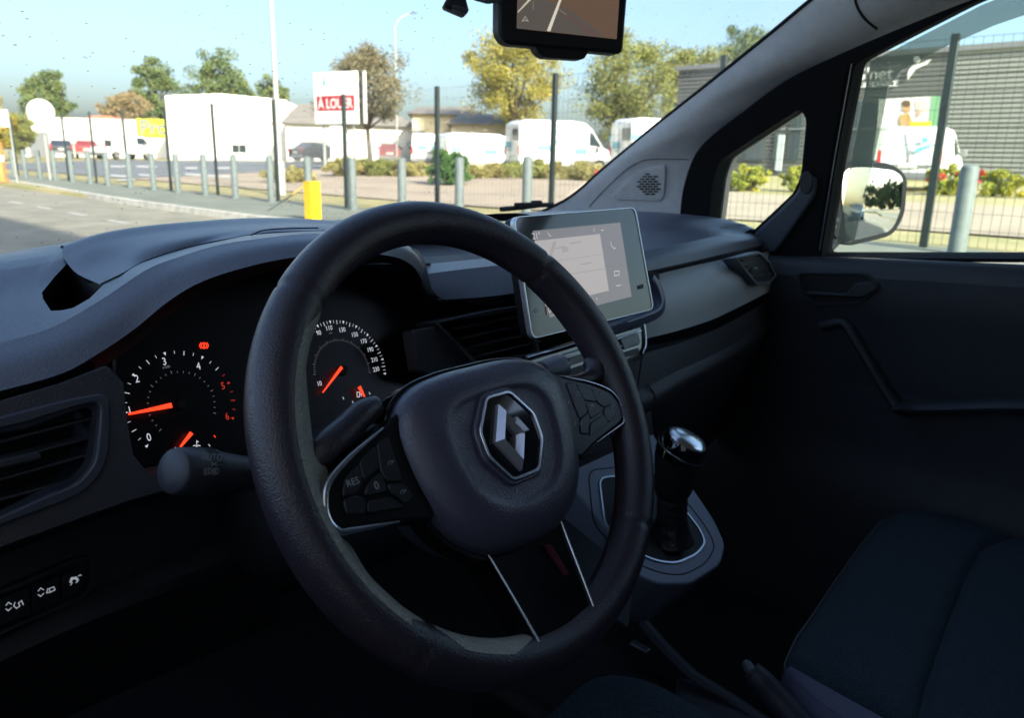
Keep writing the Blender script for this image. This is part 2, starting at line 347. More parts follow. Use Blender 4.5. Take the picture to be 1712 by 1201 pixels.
# ---- trees and shrubs
def leafmat(name, a, b):
    m = mat(name, a, .75, c2=b, vscale=.9, spec=.15); n = m.node_tree.nodes['Principled BSDF']; n.inputs['Subsurface Weight'].default_value = 0; return m
L_GREEN = leafmat('leaf_green', (.19, .22, .08), (0.085, 0.14, 0.065)); L_OLIVE = leafmat('leaf_olive', (0.27, 0.28, 0.08), (0.17, 0.19, 0.06))
L_YEL = leafmat('leaf_yellow', (0.4, 0.34, 0.08), (0.24, 0.24, 0.06)); L_BROWN = leafmat('leaf_brown', (0.3, 0.22, 0.12), (0.17, 0.15, 0.075)); L_DUSK = leafmat('leaf_dusk', (0.23, 0.2, 0.12), (0.14, 0.135, 0.085))
L_GOLD = leafmat('leaf_gold', (.42, .30, .03), (.20, .18, .04)); L_BUSH = leafmat('leaf_bush', (.10, .20, .05), (.06, .13, .04)); L_DRY = leafmat('leaf_dry', (.38, .33, .13), (.24, .23, .08)); L_FLOW = leafmat('leaf_flower', (.45, .40, .05), (.20, .26, .05))
def leaves(n, cen, rad, size, seed, nclump=40, shell=.55):
    g = np.random.default_rng(seed); d = g.normal(size=(nclump, 3)); d /= np.linalg.norm(d, axis=1)[:, None]
    cc = d*(shell+(1-shell)*g.random((nclump, 1))**.7)*np.array(rad)*.82
    cc *= (1+.18*g.normal(size=(nclump, 1)))
    idx = g.integers(0, nclump, n); cr_ = np.mean(rad)*(.16+.16*g.random(nclump))
    off = g.normal(size=(n, 3)); off /= np.linalg.norm(off, axis=1)[:, None]; off *= (g.random((n, 1))**.45)*cr_[idx][:, None]; off[:, 2] *= .8
    p = cc[idx]+off+np.array(cen); a = g.normal(size=(n, 3)); a /= np.linalg.norm(a, axis=1)[:, None]; b = np.cross(a, g.normal(size=(n, 3))); b /= np.linalg.norm(b, axis=1)[:, None]
    s = size*(.6+.8*g.random((n, 1))); a *= s; b *= s*.6
    v = np.stack([p-a, p-b*.9+a*.1, p+a, p+b*.9+a*.1], 1).reshape(-1, 3)
    return v, cc+np.array(cen)
def leafobj(name, v, m, parent):
    n = len(v)//4; me = bpy.data.meshes.new(name); me.vertices.add(len(v)); me.vertices.foreach_set('co', v.ravel().astype(np.float32))
    me.loops.add(4*n); me.loops.foreach_set('vertex_index', np.arange(4*n)); me.polygons.add(n); me.polygons.foreach_set('loop_start', np.arange(0, 4*n, 4)); me.update(calc_edges=True)
    me.materials.append(m); o = bpy.data.objects.new(name, me); C.objects.link(o); o.parent = parent; return o
def tree(label, base, h, rx, cz, rz, m, seed, n=5200, size=.17, name='tree', group=None, trunk=True, nclump=46):
    t = thing(name, label, 'tree' if trunk else 'shrub', base, group=group); g = random.Random(seed)
    if not trunk: cz = rz*.72
    v, cc = leaves(int(n*2.4), (0, 0, cz), (rx, rx, rz), size*.62, seed, int(nclump*1.5)); leafobj('crown', v, m, t)
    mb = MB(); r0 = max(.05, h*.022)
    if trunk:
        path = [(0, 0, -.1), (g.uniform(-.1, .1), g.uniform(-.1, .1), cz*.4), (g.uniform(-.2, .2), g.uniform(-.2, .2), cz*.75), (g.uniform(-.3, .3), 0, cz+rz*.5)]
        mb.tube(cr(path, 9), [r0*(1-.085*i) for i in range(9)], 8)
        for k in range(0, len(cc), 5):
            s = np.array(path[1])*(.9)+np.array([0, 0, cz*.12]); e = cc[k]; mid = (s+e)/2+np.array([0, 0, -.2]); mb.tube([s, mid, e], [r0*.42, r0*.28, r0*.1], 5)
    else:
        for k in range(0, len(cc), 6): mb.tube([(0, 0, -.05), cc[k]*.5, cc[k]], [r0*.5, r0*.3, .01], 4)
    mb.build('trunk' if trunk else 'stem', M_BARK, t, 60, local=True)
    return t
def ptree(px0, px1, ytop, ybot, d, m, label, seed, n=5200, size=None, group=None, trunk=True, rzk=1.0, nclump=46):
    pxm = (px0+px1)/2; b = col(pxm, d); dep = d*math.cos(az(pxm)-R(YAW)); s = dep/FPX
    rx = (px1-px0)/2*s; zt, zb = zat(pxm, ytop, d)-b[2], zat(pxm, ybot, d)-b[2]
    return tree(label, b, zt, rx, (zt+zb)/2, (zt-zb)/2*1.05, m, seed, n, size or max(.09, 3.1*s), group=group, trunk=trunk, name='tree' if trunk else 'shrub', nclump=nclump)
TG = 'trees along the skyline'
ptree(50, 132, 108, 225, 110, L_GREEN, 'dense green tree behind the left end of the low white building', 1, group=TG)
ptree(231, 308, 92, 225, 108, L_GREEN, 'tall green tree just left of the taller white building', 2, group=TG)
ptree(328, 424, 82, 215, 112, L_GREEN, 'bushy green tree rising behind the taller white building', 3, group=TG)
ptree(432, 492, 130, 215, 115, L_GREEN, 'small green tree beside the pale lamp post', 4, group=TG, n=3600)
ptree(175, 262, 148, 230, 98, L_BROWN, 'low russet brown tree behind the yellow green shop sign', 5, group=TG, n=4200)
ptree(-55, 28, 158, 262, 70, L_GOLD, 'golden autumn tree at the left edge of the windscreen view', 6, group=TG)
ptree(15, 66, 178, 262, 80, L_OLIVE, 'olive tree between the golden tree and the white building', 7, group=TG, n=3600)
ptree(538, 700, 72, 222, 52, L_DUSK, 'round dusky brown tree behind the for rent board', 8, n=8500, group=TG, nclump=70)
ptree(772, 945, 38, 222, 56, L_YEL, 'large yellow green tree above the long white vans', 9, n=9500, group=TG, nclump=76)
ptree(945, 1125, 40, 235, 58, L_OLIVE, 'leafy olive tree right of the hanging monitor', 10, n=9500, group=TG, nclump=76)
ptree(1080, 1210, 58, 230, 66, L_OLIVE, 'olive tree between the monitor and the grey pillar', 11, n=7500, group=TG, nclump=60)
ptree(1170, 1300, 38, 200, 72, L_GREEN, 'green tree top showing highest beside the grey pillar', 12, n=6500, group=TG, nclump=55)
SG = 'shrubs on the verge'
ptree(712, 788, 226, 300, 27, L_BUSH, 'round fresh green bush in front of the white vans', 13, n=3600, size=.075, trunk=False, group=SG)
for i, (a_, b_, t_, u_, d_, m_, lab) in enumerate([(455, 520, 270, 300, 31, L_DRY, 'dry straw coloured shrub left of the for rent board'), (552, 612, 252, 290, 34, L_DRY, 'dry shrub at the foot of the for rent board'), (600, 668, 256, 290, 34, L_OLIVE, 'olive shrub in front of the picket fence'), (655, 715, 260, 292, 33, L_DRY, 'straw shrub right of the pale lamp mast'),
     (778, 840, 272, 298, 31, L_DRY, 'pale dry shrub under the middle white van'), (838, 930, 268, 300, 31, L_OLIVE, 'low olive hedge shrub below the long van'), (925, 1010, 268, 300, 30, L_DRY, 'straw coloured hedge shrub near the front of the long van'),
     (1222, 1285, 262, 312, 24, L_FLOW, 'yellow flowering bush seen in the small quarter window'), (1318, 1360, 266, 312, 24, L_FLOW, 'yellow bush at the right of the quarter window'), (1555, 1625, 262, 315, 25, L_FLOW, 'yellow bush between the white van and the big bollard'), (1630, 1712, 268, 316, 25, L_FLOW, 'yellow bush at the far right behind the fence')]):
    ew = .22*(b_-a_) if d_ > 26 else .06*(b_-a_)
    ptree(a_-ew, b_+ew, t_+(5 if d_ > 26 else 0), u_+4, d_, m_, lab, 20+i, n=2400, size=.07 if d_ > 26 else .06, trunk=False, group=SG, nclump=26)
# red blossoms on the right hand bushes
for i, (px, py) in enumerate([(1562, 300), (1578, 296), (1608, 292), (1645, 291), (1640, 298), (1000, 288)]):
    d_ = 23.5 if px > 1100 else 29; p = col(px, d_); p[2] = zat(px, py, d_)
    v, _c = leaves(60, (0, 0, 0), (.14, .14, .12), .045, 60+i, 8); t = thing('red_blossom', ['red blossom cluster low left of the big bollard', 'red blossom cluster just left of the big bollard', 'upper red blossom touching the left of the big bollard', 'upper red blossom right of the big bollard', 'lower red blossom right of the big bollard', 'red blossom below the front of the long van'][i], 'flower', p, group='red blossoms'); leafobj('petals', v, M_RED, t)
# ---- buildings
def facade_frame(p, q): d = q-p; return Fr(p, (d[0], d[1], 0), (0, 0, 1))
def building(name, label, px0, d0, px1, d1, ytop0, depth, m, base_dz=-.3, cat='building'):
    p, q = col(px0, d0), col(px1, d1); q[2] = p[2]; fr = facade_frame(p, q); L = np.linalg.norm(q-p); H = zat(px0, ytop0, d0)-p[2]
    t = thing(name, label, cat, (p+q)/2); return t, fr, L, H
# low white building
t, fr, L, H = building('low_building', 'long low white commercial building with yellow green sign', 42, 88, 290, 84, 197, 14, M_WHITE)
MB().box(fr.pt(L/2, H/2-.3, -7), (L, H+.6, 14), fr.M()).build('wall', M_WHITE, t)
MB().box(fr.pt(L/2, H+.06, -7), (L+.3, .12, 14.3), fr.M()).build('parapet', M_WHITE, t)
MB().prism([fr.pt(x, y, -3) for x, y in ((L*.36, H+.1), (L*.56, H+.1), (L*.54, H+.5), (L*.38, H+.5))], -fr.n*6).build('roof', M_ROOFR, t)
for (x0, x1, y0, y1, m_, nm) in ((52, 80, 219, 262, M_GREYD, 'garage_door'), (118, 152, 219, 262, mat('door_cream', (.62, .6, .52), .7), 'garage_door'), (176, 186, 234, 250, M_DGLASS, 'window')):
    a, b = fr.px(x0, y1), fr.px(x1, y0); o = MB().box(fr.pt((a[0]+b[0])/2, (a[1]+b[1])/2, .02), (b[0]-a[0], b[1]-a[1], .08), fr.M()).build(nm, m_, t)
    MB().box(fr.pt((a[0]+b[0])/2, b[1]+.08, .08), (b[0]-a[0]+.3, .14, .2), fr.M()).build('lintel', M_WHITE, o)
a, b = fr.px(231, 228), fr.px(289, 200); M_LIME = mat('lime_sign', (.62, .80, .03), .5)
sg = thing('shop_sign', 'yellow green shop sign reading Pro on the low white building', 'sign', fr.pt((a[0]+b[0])/2, a[1], .1))
MB().box(fr.pt((a[0]+b[0])/2, (a[1]+b[1])/2, .1), (b[0]-a[0], b[1]-a[1], .16), fr.M()).build('panel', M_LIME, sg)
txt('lettering', 'Pro', fr, (a[0]+b[0])/2-.1, (a[1]+b[1])/2, .2, 1.75, M_GREYD, sg, bold=.03)
# taller white building, facade with a slight peak
t, fr, L, H = building('tall_building', 'taller plain white building with two small slit windows', 285, 76, 484, 74, 160, 14, M_WHITE)
pk = fr.px(368, 156); H2 = fr.px(483, 167)[1]
MB().prism([fr.pt(0, -.6), fr.pt(L, -.6), fr.pt(L, H2), fr.pt(*pk), fr.pt(0, H)], -fr.n*15).build('wall', M_WHITE, t)
for nm, x0, x1, y0, y1, m_ in (('slit_window', 303, 315, 188.5, 190.5, M_GREYD), ('slit_window', 337, 350, 187.5, 190, M_GREYD), ('window', 389, 399, 242, 255, M_DGLASS), ('window', 401, 411, 242, 255, M_DGLASS), ('door', 325, 339, 240, 264, mat('door_cream', (.6, .6, .5), .7)), ('window', 308, 313, 240, 250, mat('pale_window', (.55, .55, .48), .4))):
    a, b = fr.px(x0, y1), fr.px(x1, y0); o = MB().box(fr.pt((a[0]+b[0])/2, (a[1]+b[1])/2, .01), (b[0]-a[0], b[1]-a[1], .05), fr.M()).build(nm, m_, t)
    MB().box(fr.pt((a[0]+b[0])/2, a[1]-.06, .06), (b[0]-a[0]+.2, .1, .16), fr.M()).build('sill', M_WHITE, o)
# grey roofed hall, cream house and its neighbours
def house(name, label, px0, px1, d, yeave, yridge, m, mr, ridge_px, depth=9):
    t, fr, L, H = building(name, label, px0, d, px1, d, yeave, depth, m)
    MB().box(fr.pt(L/2, H/2-.3, -depth/2), (L, H+.6, depth), fr.M()).build('wall', m, t)
    r0, r1 = fr.px(ridge_px[0], yridge, -depth/2), fr.px(ridge_px[1], yridge, -depth/2)
    a, b, c, d_ = fr.pt(-.4, H, .5), fr.pt(L+.4, H, .5), fr.pt(L+.4, H, -depth-.5), fr.pt(-.4, H, -depth-.5); e, f_ = fr.pt(r0[0], r0[1], -depth/2), fr.pt(r1[0], r1[1], -depth/2)
    MB().add([a, b, c, d_, e, f_], [(0, 1, 5, 4), (1, 2, 5), (2, 3, 4, 5), (3, 0, 4), (0, 1, 2, 3)]).build('roof', mr, t); return t, fr, L, H
house('hall', 'low white hall with a grey roof behind the for rent board', 480, 690, 70, 206, 174, M_WHITE, M_ROOFG, (500, 640), 12)
t, fr, L, H = house('cream_house', 'cream walled house behind the round brown tree', 690, 800, 62, 190, 178, M_CREAM, M_ROOFG, (700, 790), 9)
o = MB().box(fr.pt(L*.1, H*.42, .05), (.9, 1.9, .1), fr.M()).build('door', M_GREYD, t); MB().box(fr.pt(L*.1+.3, H*.42, .12), (.08, .2, .06), fr.M()).build('handle', M_RIM, o)
t, fr, L, H = house('bungalow', 'grey beige bungalow with dark porch roof behind the middle van', 755, 850, 58, 207, 190, mat('beige_render', (.42, .38, .30), .85), M_ROOFG, (770, 840), 8)
for k in range(3):
    o = MB().box(fr.pt(L*.3+k*1.05, H*.6, .05), (.95, .95, .08), fr.M()).build('window', M_DGLASS, t); MB().box(fr.pt(L*.3+k*1.05, H*.6-.52, .1), (1.0, .08, .16), fr.M()).build('sill', M_WHITE, o)
# warehouse on the right: boards are real pieces
WX, WY0, WY1, WH = 37.0, 23.1, -14.0, 5.28
wz = terrain(WX, 8); t = thing('warehouse', 'long grey ribbed warehouse with white logo across the far road', 'warehouse', (WX, 8, wz))
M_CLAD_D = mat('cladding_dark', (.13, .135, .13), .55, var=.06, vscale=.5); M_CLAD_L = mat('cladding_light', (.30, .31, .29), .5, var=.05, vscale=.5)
MB().box((WX+10.1, (WY0+WY1)/2, wz+WH/2-.35), (20, WY0-WY1, WH+.5), None).build('wall', M_CLAD_D, t)
WF = Fr((WX, WY0, wz), (0, -1, 0), (0, 0, 1)); usplit = WF.px(1578, 200)[0]; LW = WY0-WY1; nb = 27; bh = WH/nb
gl0, gl1 = WF.px(1200, 240)[0], WF.px(1460, 240)[0]
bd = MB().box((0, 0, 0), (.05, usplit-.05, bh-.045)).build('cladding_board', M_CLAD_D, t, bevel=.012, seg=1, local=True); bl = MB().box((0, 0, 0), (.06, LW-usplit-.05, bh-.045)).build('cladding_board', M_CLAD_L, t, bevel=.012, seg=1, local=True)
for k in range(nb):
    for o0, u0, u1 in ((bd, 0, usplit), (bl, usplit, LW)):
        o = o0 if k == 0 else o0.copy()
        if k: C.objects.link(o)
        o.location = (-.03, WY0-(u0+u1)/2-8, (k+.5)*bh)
MB().box((WX-.05, (WY0+WY1)/2, wz+WH+.08), (.3, LW+.3, .22)).build('coping', M_GREYD, t)
def wplate(nm, x0, y0, x1, y1, m, w=.08, par=None):
    a, b = WF.px(x0, y1, w), WF.px(x1, y0, w); return MB().box(WF.pt((a[0]+b[0])/2, (a[1]+b[1])/2, w), (abs(b[0]-a[0]), abs(b[1]-a[1]), .09), WF.M()).build(nm, m, par or t)
for x0, x1 in ((1190, 1235), (1240, 1286), (1292, 1312), (1318, 1345), (1420, 1462)):
    o = wplate('window', x0, 168, x1, 268, mat('warehouse_glass', (.05, .065, .075), .12), .09); wplate('pane_bar', x0, 214, x1, 217, M_GREYD, .15, o)
wplate('entrance_door', 1296, 225, 1312, 285, mat('pale_door', (.5, .56, .58), .4), .16)
# banner with a printed figure
bn = thing('banner', 'printed banner of a figure with yellow gloves on the warehouse', 'banner', WF.pt(*WF.px(1520, 212), .1))
def bshape(nm, pts, m, w): return MB().prism([WF.pt(*WF.px(x, y, w), w) for x, y in pts], WF.n*.012).build(nm, m, bn)
bshape('sheet', [(1470, 166), (1567, 160), (1562, 213), (1466, 216)], mat('banner_white', (.8, .8, .76), .6), .12)
bshape('print', [(1558, 161), (1572, 160), (1566, 213), (1553, 213)], mat('banner_green', (.22, .45, .25), .6), .14)
def oval(cx_, cy_, rx, ry, n=18, rot=0): return [(cx_+rx*math.cos(a)*math.cos(rot)-ry*math.sin(a)*math.sin(rot), cy_+rx*math.cos(a)*math.sin(rot)+ry*math.sin(a)*math.cos(rot)) for a in np.linspace(0, 2*math.pi, n, endpoint=False)]
SKIN = mat('print_skin', (.62, .36, .18), .6)
bshape('print', oval(1516, 179, 7, 10), SKIN, .14); bshape('print', oval(1515, 173, 7.5, 6), mat('print_hair', (.14, .09, .05), .6), .145)
bshape('print', [(1505, 192), (1520, 190), (1526, 204), (1522, 212), (1503, 209)], mat('print_apron', (.55, .34, .12), .6), .15)
bshape('print', [(1502, 198), (1522, 203), (1526, 210), (1508, 212)], SKIN, .16)
bshape('print', [(1521, 204), (1556, 203), (1557, 210), (1523, 212)], mat('print_yellow', (.85, .68, .02), .6), .17)
bshape('print', oval(1536, 190, 4, 5), mat('print_pink', (.72, .4, .3), .6), .15); bshape('print', [(1530, 168), (1550, 165), (1548, 185), (1533, 187)], mat('print_rose', (.75, .62, .55), .6), .142)
# lower banner strip left of the parked van
bshape('print', [(1466, 217), (1490, 217), (1484, 266), (1458, 268)], mat('banner_pale', (.6, .66, .6), .6), .12)
lg = thing('wall_logo', 'white lettering and leaping figure emblem on the warehouse wall', 'sign', WF.pt(*WF.px(1490, 125), .1)); M_LOGO = mat('logo_white', (.86, .86, .84), .5)
u0, v0 = WF.px(1468, 124, .12); txt('lettering', "1G'net", WF, u0-.42, v0, .12, .76, M_LOGO, lg, th=.02); u1, v1 = WF.px(1470, 141, .12); txt('lettering', '& SERVICE', WF, u1, v1, .12, .34, M_LOGO, lg, th=.02)
def lshape(nm, pts): return MB().prism([WF.pt(*WF.px(x, y, .1), .1) for x, y in pts], WF.n*.05).build(nm, M_LOGO, lg)
lshape('emblem_head', oval(1533, 99, 5.2, 5.2)); lshape('emblem_body', [(1557, 99), (1549, 108), (1538, 112), (1531, 116), (1524, 124), (1518, 133), (1518, 124), (1521, 115), (1528, 109), (1540, 106), (1549, 102)])
# ---- vehicles
def wheel0(parent, x, y, r=.34, wd=.22):
    o = MB().lathe([(r*.62, -wd/2), (r*.9, -wd/2), (r, -wd/2+.03), (r, wd/2-.03), (r*.9, wd/2), (r*.62, wd/2)], (x, y, r), (0, 1, 0), 20).build('wheel', M_TYRE, parent, 40, local=True)
    s = 1 if y > 0 else -1
    MB().lathe([(0, s*wd*.42), (r*.2, s*wd*.42), (r*.55, s*wd*.3), (r*.64, s*wd*.46), (r*.64, -s*wd*.4)], (x, y, r), (0, 1, 0), 16).build('rim', M_RIM, o, 40, local=True)
def vehicle(name, label, cat, prof, W_, mbody, sidewin, rearwin, wheels, loc, rz, group=None, taper=.88, beltz=1.0, extras=None, wr=.34, frontwin=None):
    t = thing(name, label, cat, loc, rz, group); zmax = max(p[1] for p in prof)
    def yy(z, s): return s*(W_/2)*(1-(1-taper)*max(0, (z-beltz)/(zmax-beltz)))
    n = len(prof); vs = [(x, yy(z, -1), z) for x, z in prof]+[(x, yy(z, 1), z) for x, z in prof]
    MB().add(vs, [tuple(range(n)), tuple(range(2*n-1, n-1, -1))]+[(i, (i+1) % n, n+(i+1) % n, n+i) for i in range(n)]).build('body', mbody, t, 50, .06, 3, local=True)
    for s in (-1, 1):
        for pts in sidewin:
            MB().prism([(x, yy(z, s)-s*.012, z) for x, z in pts], (0, s*.02, 0)).build('side_window', M_DGLASS, t, local=True)
        for x in wheels: wheel0(t, x, s*(W_/2-.1), wr)
    if rearwin:
        for pts in rearwin: MB().prism([(x, y, z) for x, y, z in pts], (-.02, 0, 0)).build('rear_window', M_DGLASS, t, local=True)
    if frontwin: MB().prism(frontwin, (.03, 0, .02)).build('windscreen', M_DGLASS, t, local=True)
    xr, xf = min(p[0] for p in prof), max(p[0] for p in prof)
    for s in (-1, 1):
        MB().box((xr-.01, s*(W_/2-.1), beltz*.95), (.06, .12, .42)).build('tail_light', M_RED, t, bevel=.02, local=True)
        MB().box((xf-.09, s*(W_/2-.2), .72), (.12, .26, .2)).build('headlight', M_RIM, t, bevel=.03, local=True)
        MB().box((xf-1.25, s*(W_/2+.1), 1.15), (.1, .2, .24)).build('wing_mirror', M_GREYD, t, bevel=.03, local=True)
    MB().box((xr+.02, 0, .42), (.16, W_*.94, .24)).build('rear_bumper', M_GREYD, t, bevel=.04, local=True)
    MB().box((xr-.03, 0, .72), (.03, .5, .12)).build('number_plate', mat('plate_white', (.75, .75, .7), .5), t, local=True)
    if extras: extras(t, yy)
    return t
def decal(t, yy, s, pts, m, nm='decal'): MB().prism([(x, yy(z, s)+s*.002, z) for x, z in pts], (0, s*.012, 0)).build(nm, m, t, local=True)
def vanlogo(x, z, k=1.0):
    def ex(t, yy):
        for s in (-1, 1):
            decal(t, yy, s, [(x-.35*k, z-.14), (x+.35*k, z-.14), (x+.35*k, z+.14), (x-.35*k, z+.14)], M_BLUE)
            decal(t, yy, s, [(x-1.6, z+.35), (x-1.25, z+.62), (x-.8, z+.72), (x-1.2, z+.5), (x-1.45, z+.25)], M_BLUE); decal(t, yy, s, [(x-1.42+.1*math.cos(a), z+.88+.1*math.sin(a)) for a in np.linspace(0, 6.28, 10, endpoint=False)], M_BLUE)
            decal(t, yy, s, [(x-2.4, z+.02), (x-1.75, z+.02), (x-1.75, z+.28), (x-2.4, z+.28)], M_BLUE)
        MB().box((-2.82, .35, 1.3), (.03, .5, .3)).build('decal', M_BLUE, t, local=True); MB().box((-2.83, 0, 1.3), (.02, .02, 1.5)).build('door_gap', M_GREYD, t, local=True); MB().box((-2.83, .2, 1.05), (.04, .3, .06)).build('handle', M_GREYD, t, local=True)
    return ex
big = [(-2.75, .35), (2.55, .3), (2.78, .55), (2.74, .95), (1.95, 1.25), (1.3, 2.15), (.9, 2.45), (.2, 2.52), (-2.4, 2.5), (-2.74, 2.3)]
mid = [(-2.5, .35), (2.35, .3), (2.55, .55), (2.5, .92), (1.75, 1.12), (1.05, 1.82), (.6, 1.95), (-2.2, 1.95), (-2.48, 1.75)]
def place(px0, px1, d, rear_d=0):
    p, q = col(px0, d+rear_d), col(px1, d); c = (p+q)/2; return (c[0], c[1], terrain(c[0], c[1])), math.atan2(q[1]-p[1], q[0]-p[0])
VG = 'white vans parked beyond the far road'
loc, rz = place(852, 1018, 42.5, -2.5); vehicle('van', 'long high roofed white van with blue logos facing right', 'van', big, 2.0, M_VANW, [[(1.15, 1.35), (1.82, 1.3), (1.3, 2.0), (1.15, 2.02)]], [[(-2.76, -.75, 1.5), (-2.76, -.1, 1.5), (-2.76, -.1, 2.05), (-2.76, -.75, 2.05)]], (-1.7, 1.75), loc, rz, VG, beltz=1.1, extras=vanlogo(.65, 1.05), frontwin=[(2.0, -.8, 1.28), (2.0, .8, 1.28), (1.34, .75, 2.12), (1.34, -.75, 2.12)])
loc, rz = place(748, 866, 47, -1.5); vehicle('van', 'lower roofed white van parked just left of the long van', 'van', mid, 1.95, M_VANW, [[(.95, 1.2), (1.65, 1.16), (1.1, 1.66), (.95, 1.68)]], None, (-1.55, 1.6), loc, rz, VG, beltz=1.0, extras=vanlogo(.1, .95), frontwin=[(1.78, -.78, 1.16), (1.78, .78, 1.16), (1.12, .74, 1.78), (1.12, -.74, 1.78)])
def reartext(t, yy):
    MB().box((-2.52, .3, 1.15), (.03, .5, .22)).build('decal', M_BLUE, t, local=True); MB().box((-2.52, -.4, 1.2), (.03, .35, .12)).build('decal', M_BLUE, t, local=True); MB().box((-2.53, 0, 1.2), (.02, .02, 1.2)).build('door_gap', M_GREYD, t, local=True); MB().box((-2.53, .0, .85), (.04, 1.3, .08)).build('trim', M_GREYD, t, local=True)
c_ = col(714, 50); vehicle('van', 'white van seen from behind left of the green bush', 'van', mid, 1.95, M_VANW, [], None, (-1.55, 1.6), tuple(c_), math.pi/2-az(714), VG, beltz=1.0, extras=reartext)
loc, rz = place(1040, 1195, 40, -3); vehicle('van', 'tall white van half hidden behind the grey pillar trim', 'van', big, 2.0, M_VANW, [[(1.15, 1.35), (1.82, 1.3), (1.3, 2.0), (1.15, 2.02)]], [[(-2.76, -.75, 1.5), (-2.76, -.1, 1.5), (-2.76, -.1, 2.05), (-2.76, -.75, 2.05)]], (-1.7, 1.75), loc, rz, VG, beltz=1.1, extras=vanlogo(-.4, 1.5, 1.5))
small = [(-2.05, .35), (2.1, .3), (2.25, .55), (2.2, .85), (1.45, 1.1), (.65, 1.72), (.2, 1.86), (-1.7, 1.86), (-2.0, 1.65), (-2.08, .9)]
def rvan(t, yy):
    MB().box((-2.09, 0, 1.25), (.03, .03, 1.1)).build('door_gap', M_GREYD, t, local=True); MB().box((-2.1, 0, .72), (.03, 1.3, .05)).build('trim', M_GREYD, t, local=True)
    MB().prism([(-2.1, -.2, 1.05), (-2.1, -.35, 1.2), (-2.1, -.72, 1.32), (-2.1, -.4, 1.3), (-2.1, -.15, 1.2)], (-.02, 0, 0)).build('decal', M_BLUE, t, local=True); MB().prism([(-2.1, -.36+.09*math.cos(a), 1.45+.09*math.sin(a)) for a in np.linspace(0, 6.28, 10, endpoint=False)], (-.02, 0, 0)).build('decal', M_BLUE, t, local=True)
c_ = col(1540, 28.5); vehicle('van', 'small white van seen from behind through the passenger window', 'van', small, 1.85, M_VANW, [[(.35, 1.1), (1.15, 1.08), (.6, 1.55), (.35, 1.6)]], None, (-1.35, 1.4), tuple(c_), math.pi/2-az(1540)-.16, None, beltz=1.0, extras=rvan, taper=.82)
car = [(-2.0, .3), (2.0, .28), (2.12, .55), (2.0, .8), (1.1, .95), (.45, 1.4), (-.9, 1.46), (-1.6, 1.05), (-2.05, .95)]
cw = [[(-1.35, .98), (-.85, 1.36), (.4, 1.32), (.9, .98)]]
M_CARD = mat('car_dark', (.05, .055, .06), .3, coat=.5); M_CARR = mat('car_red', (.30, .05, .04), .3, coat=.5); M_CARB = mat('car_pale_blue', (.50, .62, .74), .3, coat=.5)
for px, d, m_, lab, rz in ((147, 78, M_CARR, 'red car parked before the low white building', math.pi/2-az(147)), (105, 80, M_CARD, 'dark car parked by the grey garage door', math.pi/2-az(105)), (652, 66, M_CARR, 'red car behind the picket fence beside the round tree', math.pi/2-az(652)), (530, 64, M_CARD, 'dark car behind the fence below the for rent board', .1)):
    c_ = col(px, d); vehicle('car', lab, 'car', car, 1.75, m_, cw, None, (-1.25, 1.3), tuple(c_), rz, 'parked cars', beltz=.95, taper=.8)
c_ = col(208, 72); vehicle('pickup', 'white flatbed truck parked under the yellow green sign', 'truck', [(-2.4, .5), (2.2, .4), (2.4, .6), (2.35, 1.0), (1.9, 1.2), (1.4, 1.85), (.5, 1.9), (.4, 1.0), (-2.4, .95)], 1.9, M_VANW, [[(.6, 1.2), (1.7, 1.2), (1.35, 1.7), (.6, 1.72)]], None, (-1.5, 1.5), tuple(c_), .35, None, beltz=1.0)
# ---- signs, masts, picket fence
M_SIGNB = mat('sign_back_grey', (.38, .39, .37), .5, .2); M_MAST = mat('mast_pale', (.42, .44, .41), .5)
d_ = 41; a, b = col(531, d_+1), col(601, d_-1); fr = Fr(np.array([*((a+b)/2)[:2], (a+b)[2]/2]), (b-a)*np.array([1, 1, 0]), (0, 0, 1))
sb = thing('for_rent_board', 'white board reading A LOUER on a red band', 'sign', fr.o); z0, z1 = zat(566, 207, d_)-fr.o[2], zat(566, 120, d_)-fr.o[2]; W2 = np.linalg.norm((b-a)[:2])
M_BOARD = mat('board_white', (.84, .84, .82), .5)
MB().box(fr.pt(0, (z0+z1)/2, 0), (W2, z1-z0, .12), fr.M()).build('panel', M_BOARD, sb)
for s in (-1, 1): MB().box(fr.pt(s*W2*.36, z0/2, -.12), (.1, z0+1.6, .1), fr.M()).build('leg', M_MAST, sb)
MB().box(fr.pt(0, z0/2-.1, -.02), (.75, z0, .3), fr.M()).build('plinth', M_BOARD, sb)
MB().box(fr.pt(W2/2+.13, (z0+z1)/2, -.15), (.08, z1-z0-.1, .1), fr.M()).build('edge_post', M_POST, sb); MB().box(fr.pt(W2/2+.27, (z0+z1)/2+.02, -.2), (.14, z1-z0-.02, .08), fr.M()).build('second_panel_edge', M_BOARD, sb)
hb = z1-z0; MB().box(fr.pt(0, z0+hb*.40, .065), (W2*.88, hb*.29, .02), fr.M()).build('red_band', mat('sign_red', (.42, .02, .03), .5), sb)
txt('lettering', 'À LOUER', fr, 0, z0+hb*.385, .085, hb*.27, M_BOARD, sb, xs=.86, bold=.02)
for k in range(3): txt('lettering', '02 51 35 00 00'[:0]+'- - - - -', fr, 0, z0+hb*(.19-.06*k), .075, .3, M_SIGNB, sb)
txt('lettering', 'IC', fr, W2*.18, z0+hb*.83, .075, .5, mat('sign_blue_grey', (.35, .45, .5), .5), sb)
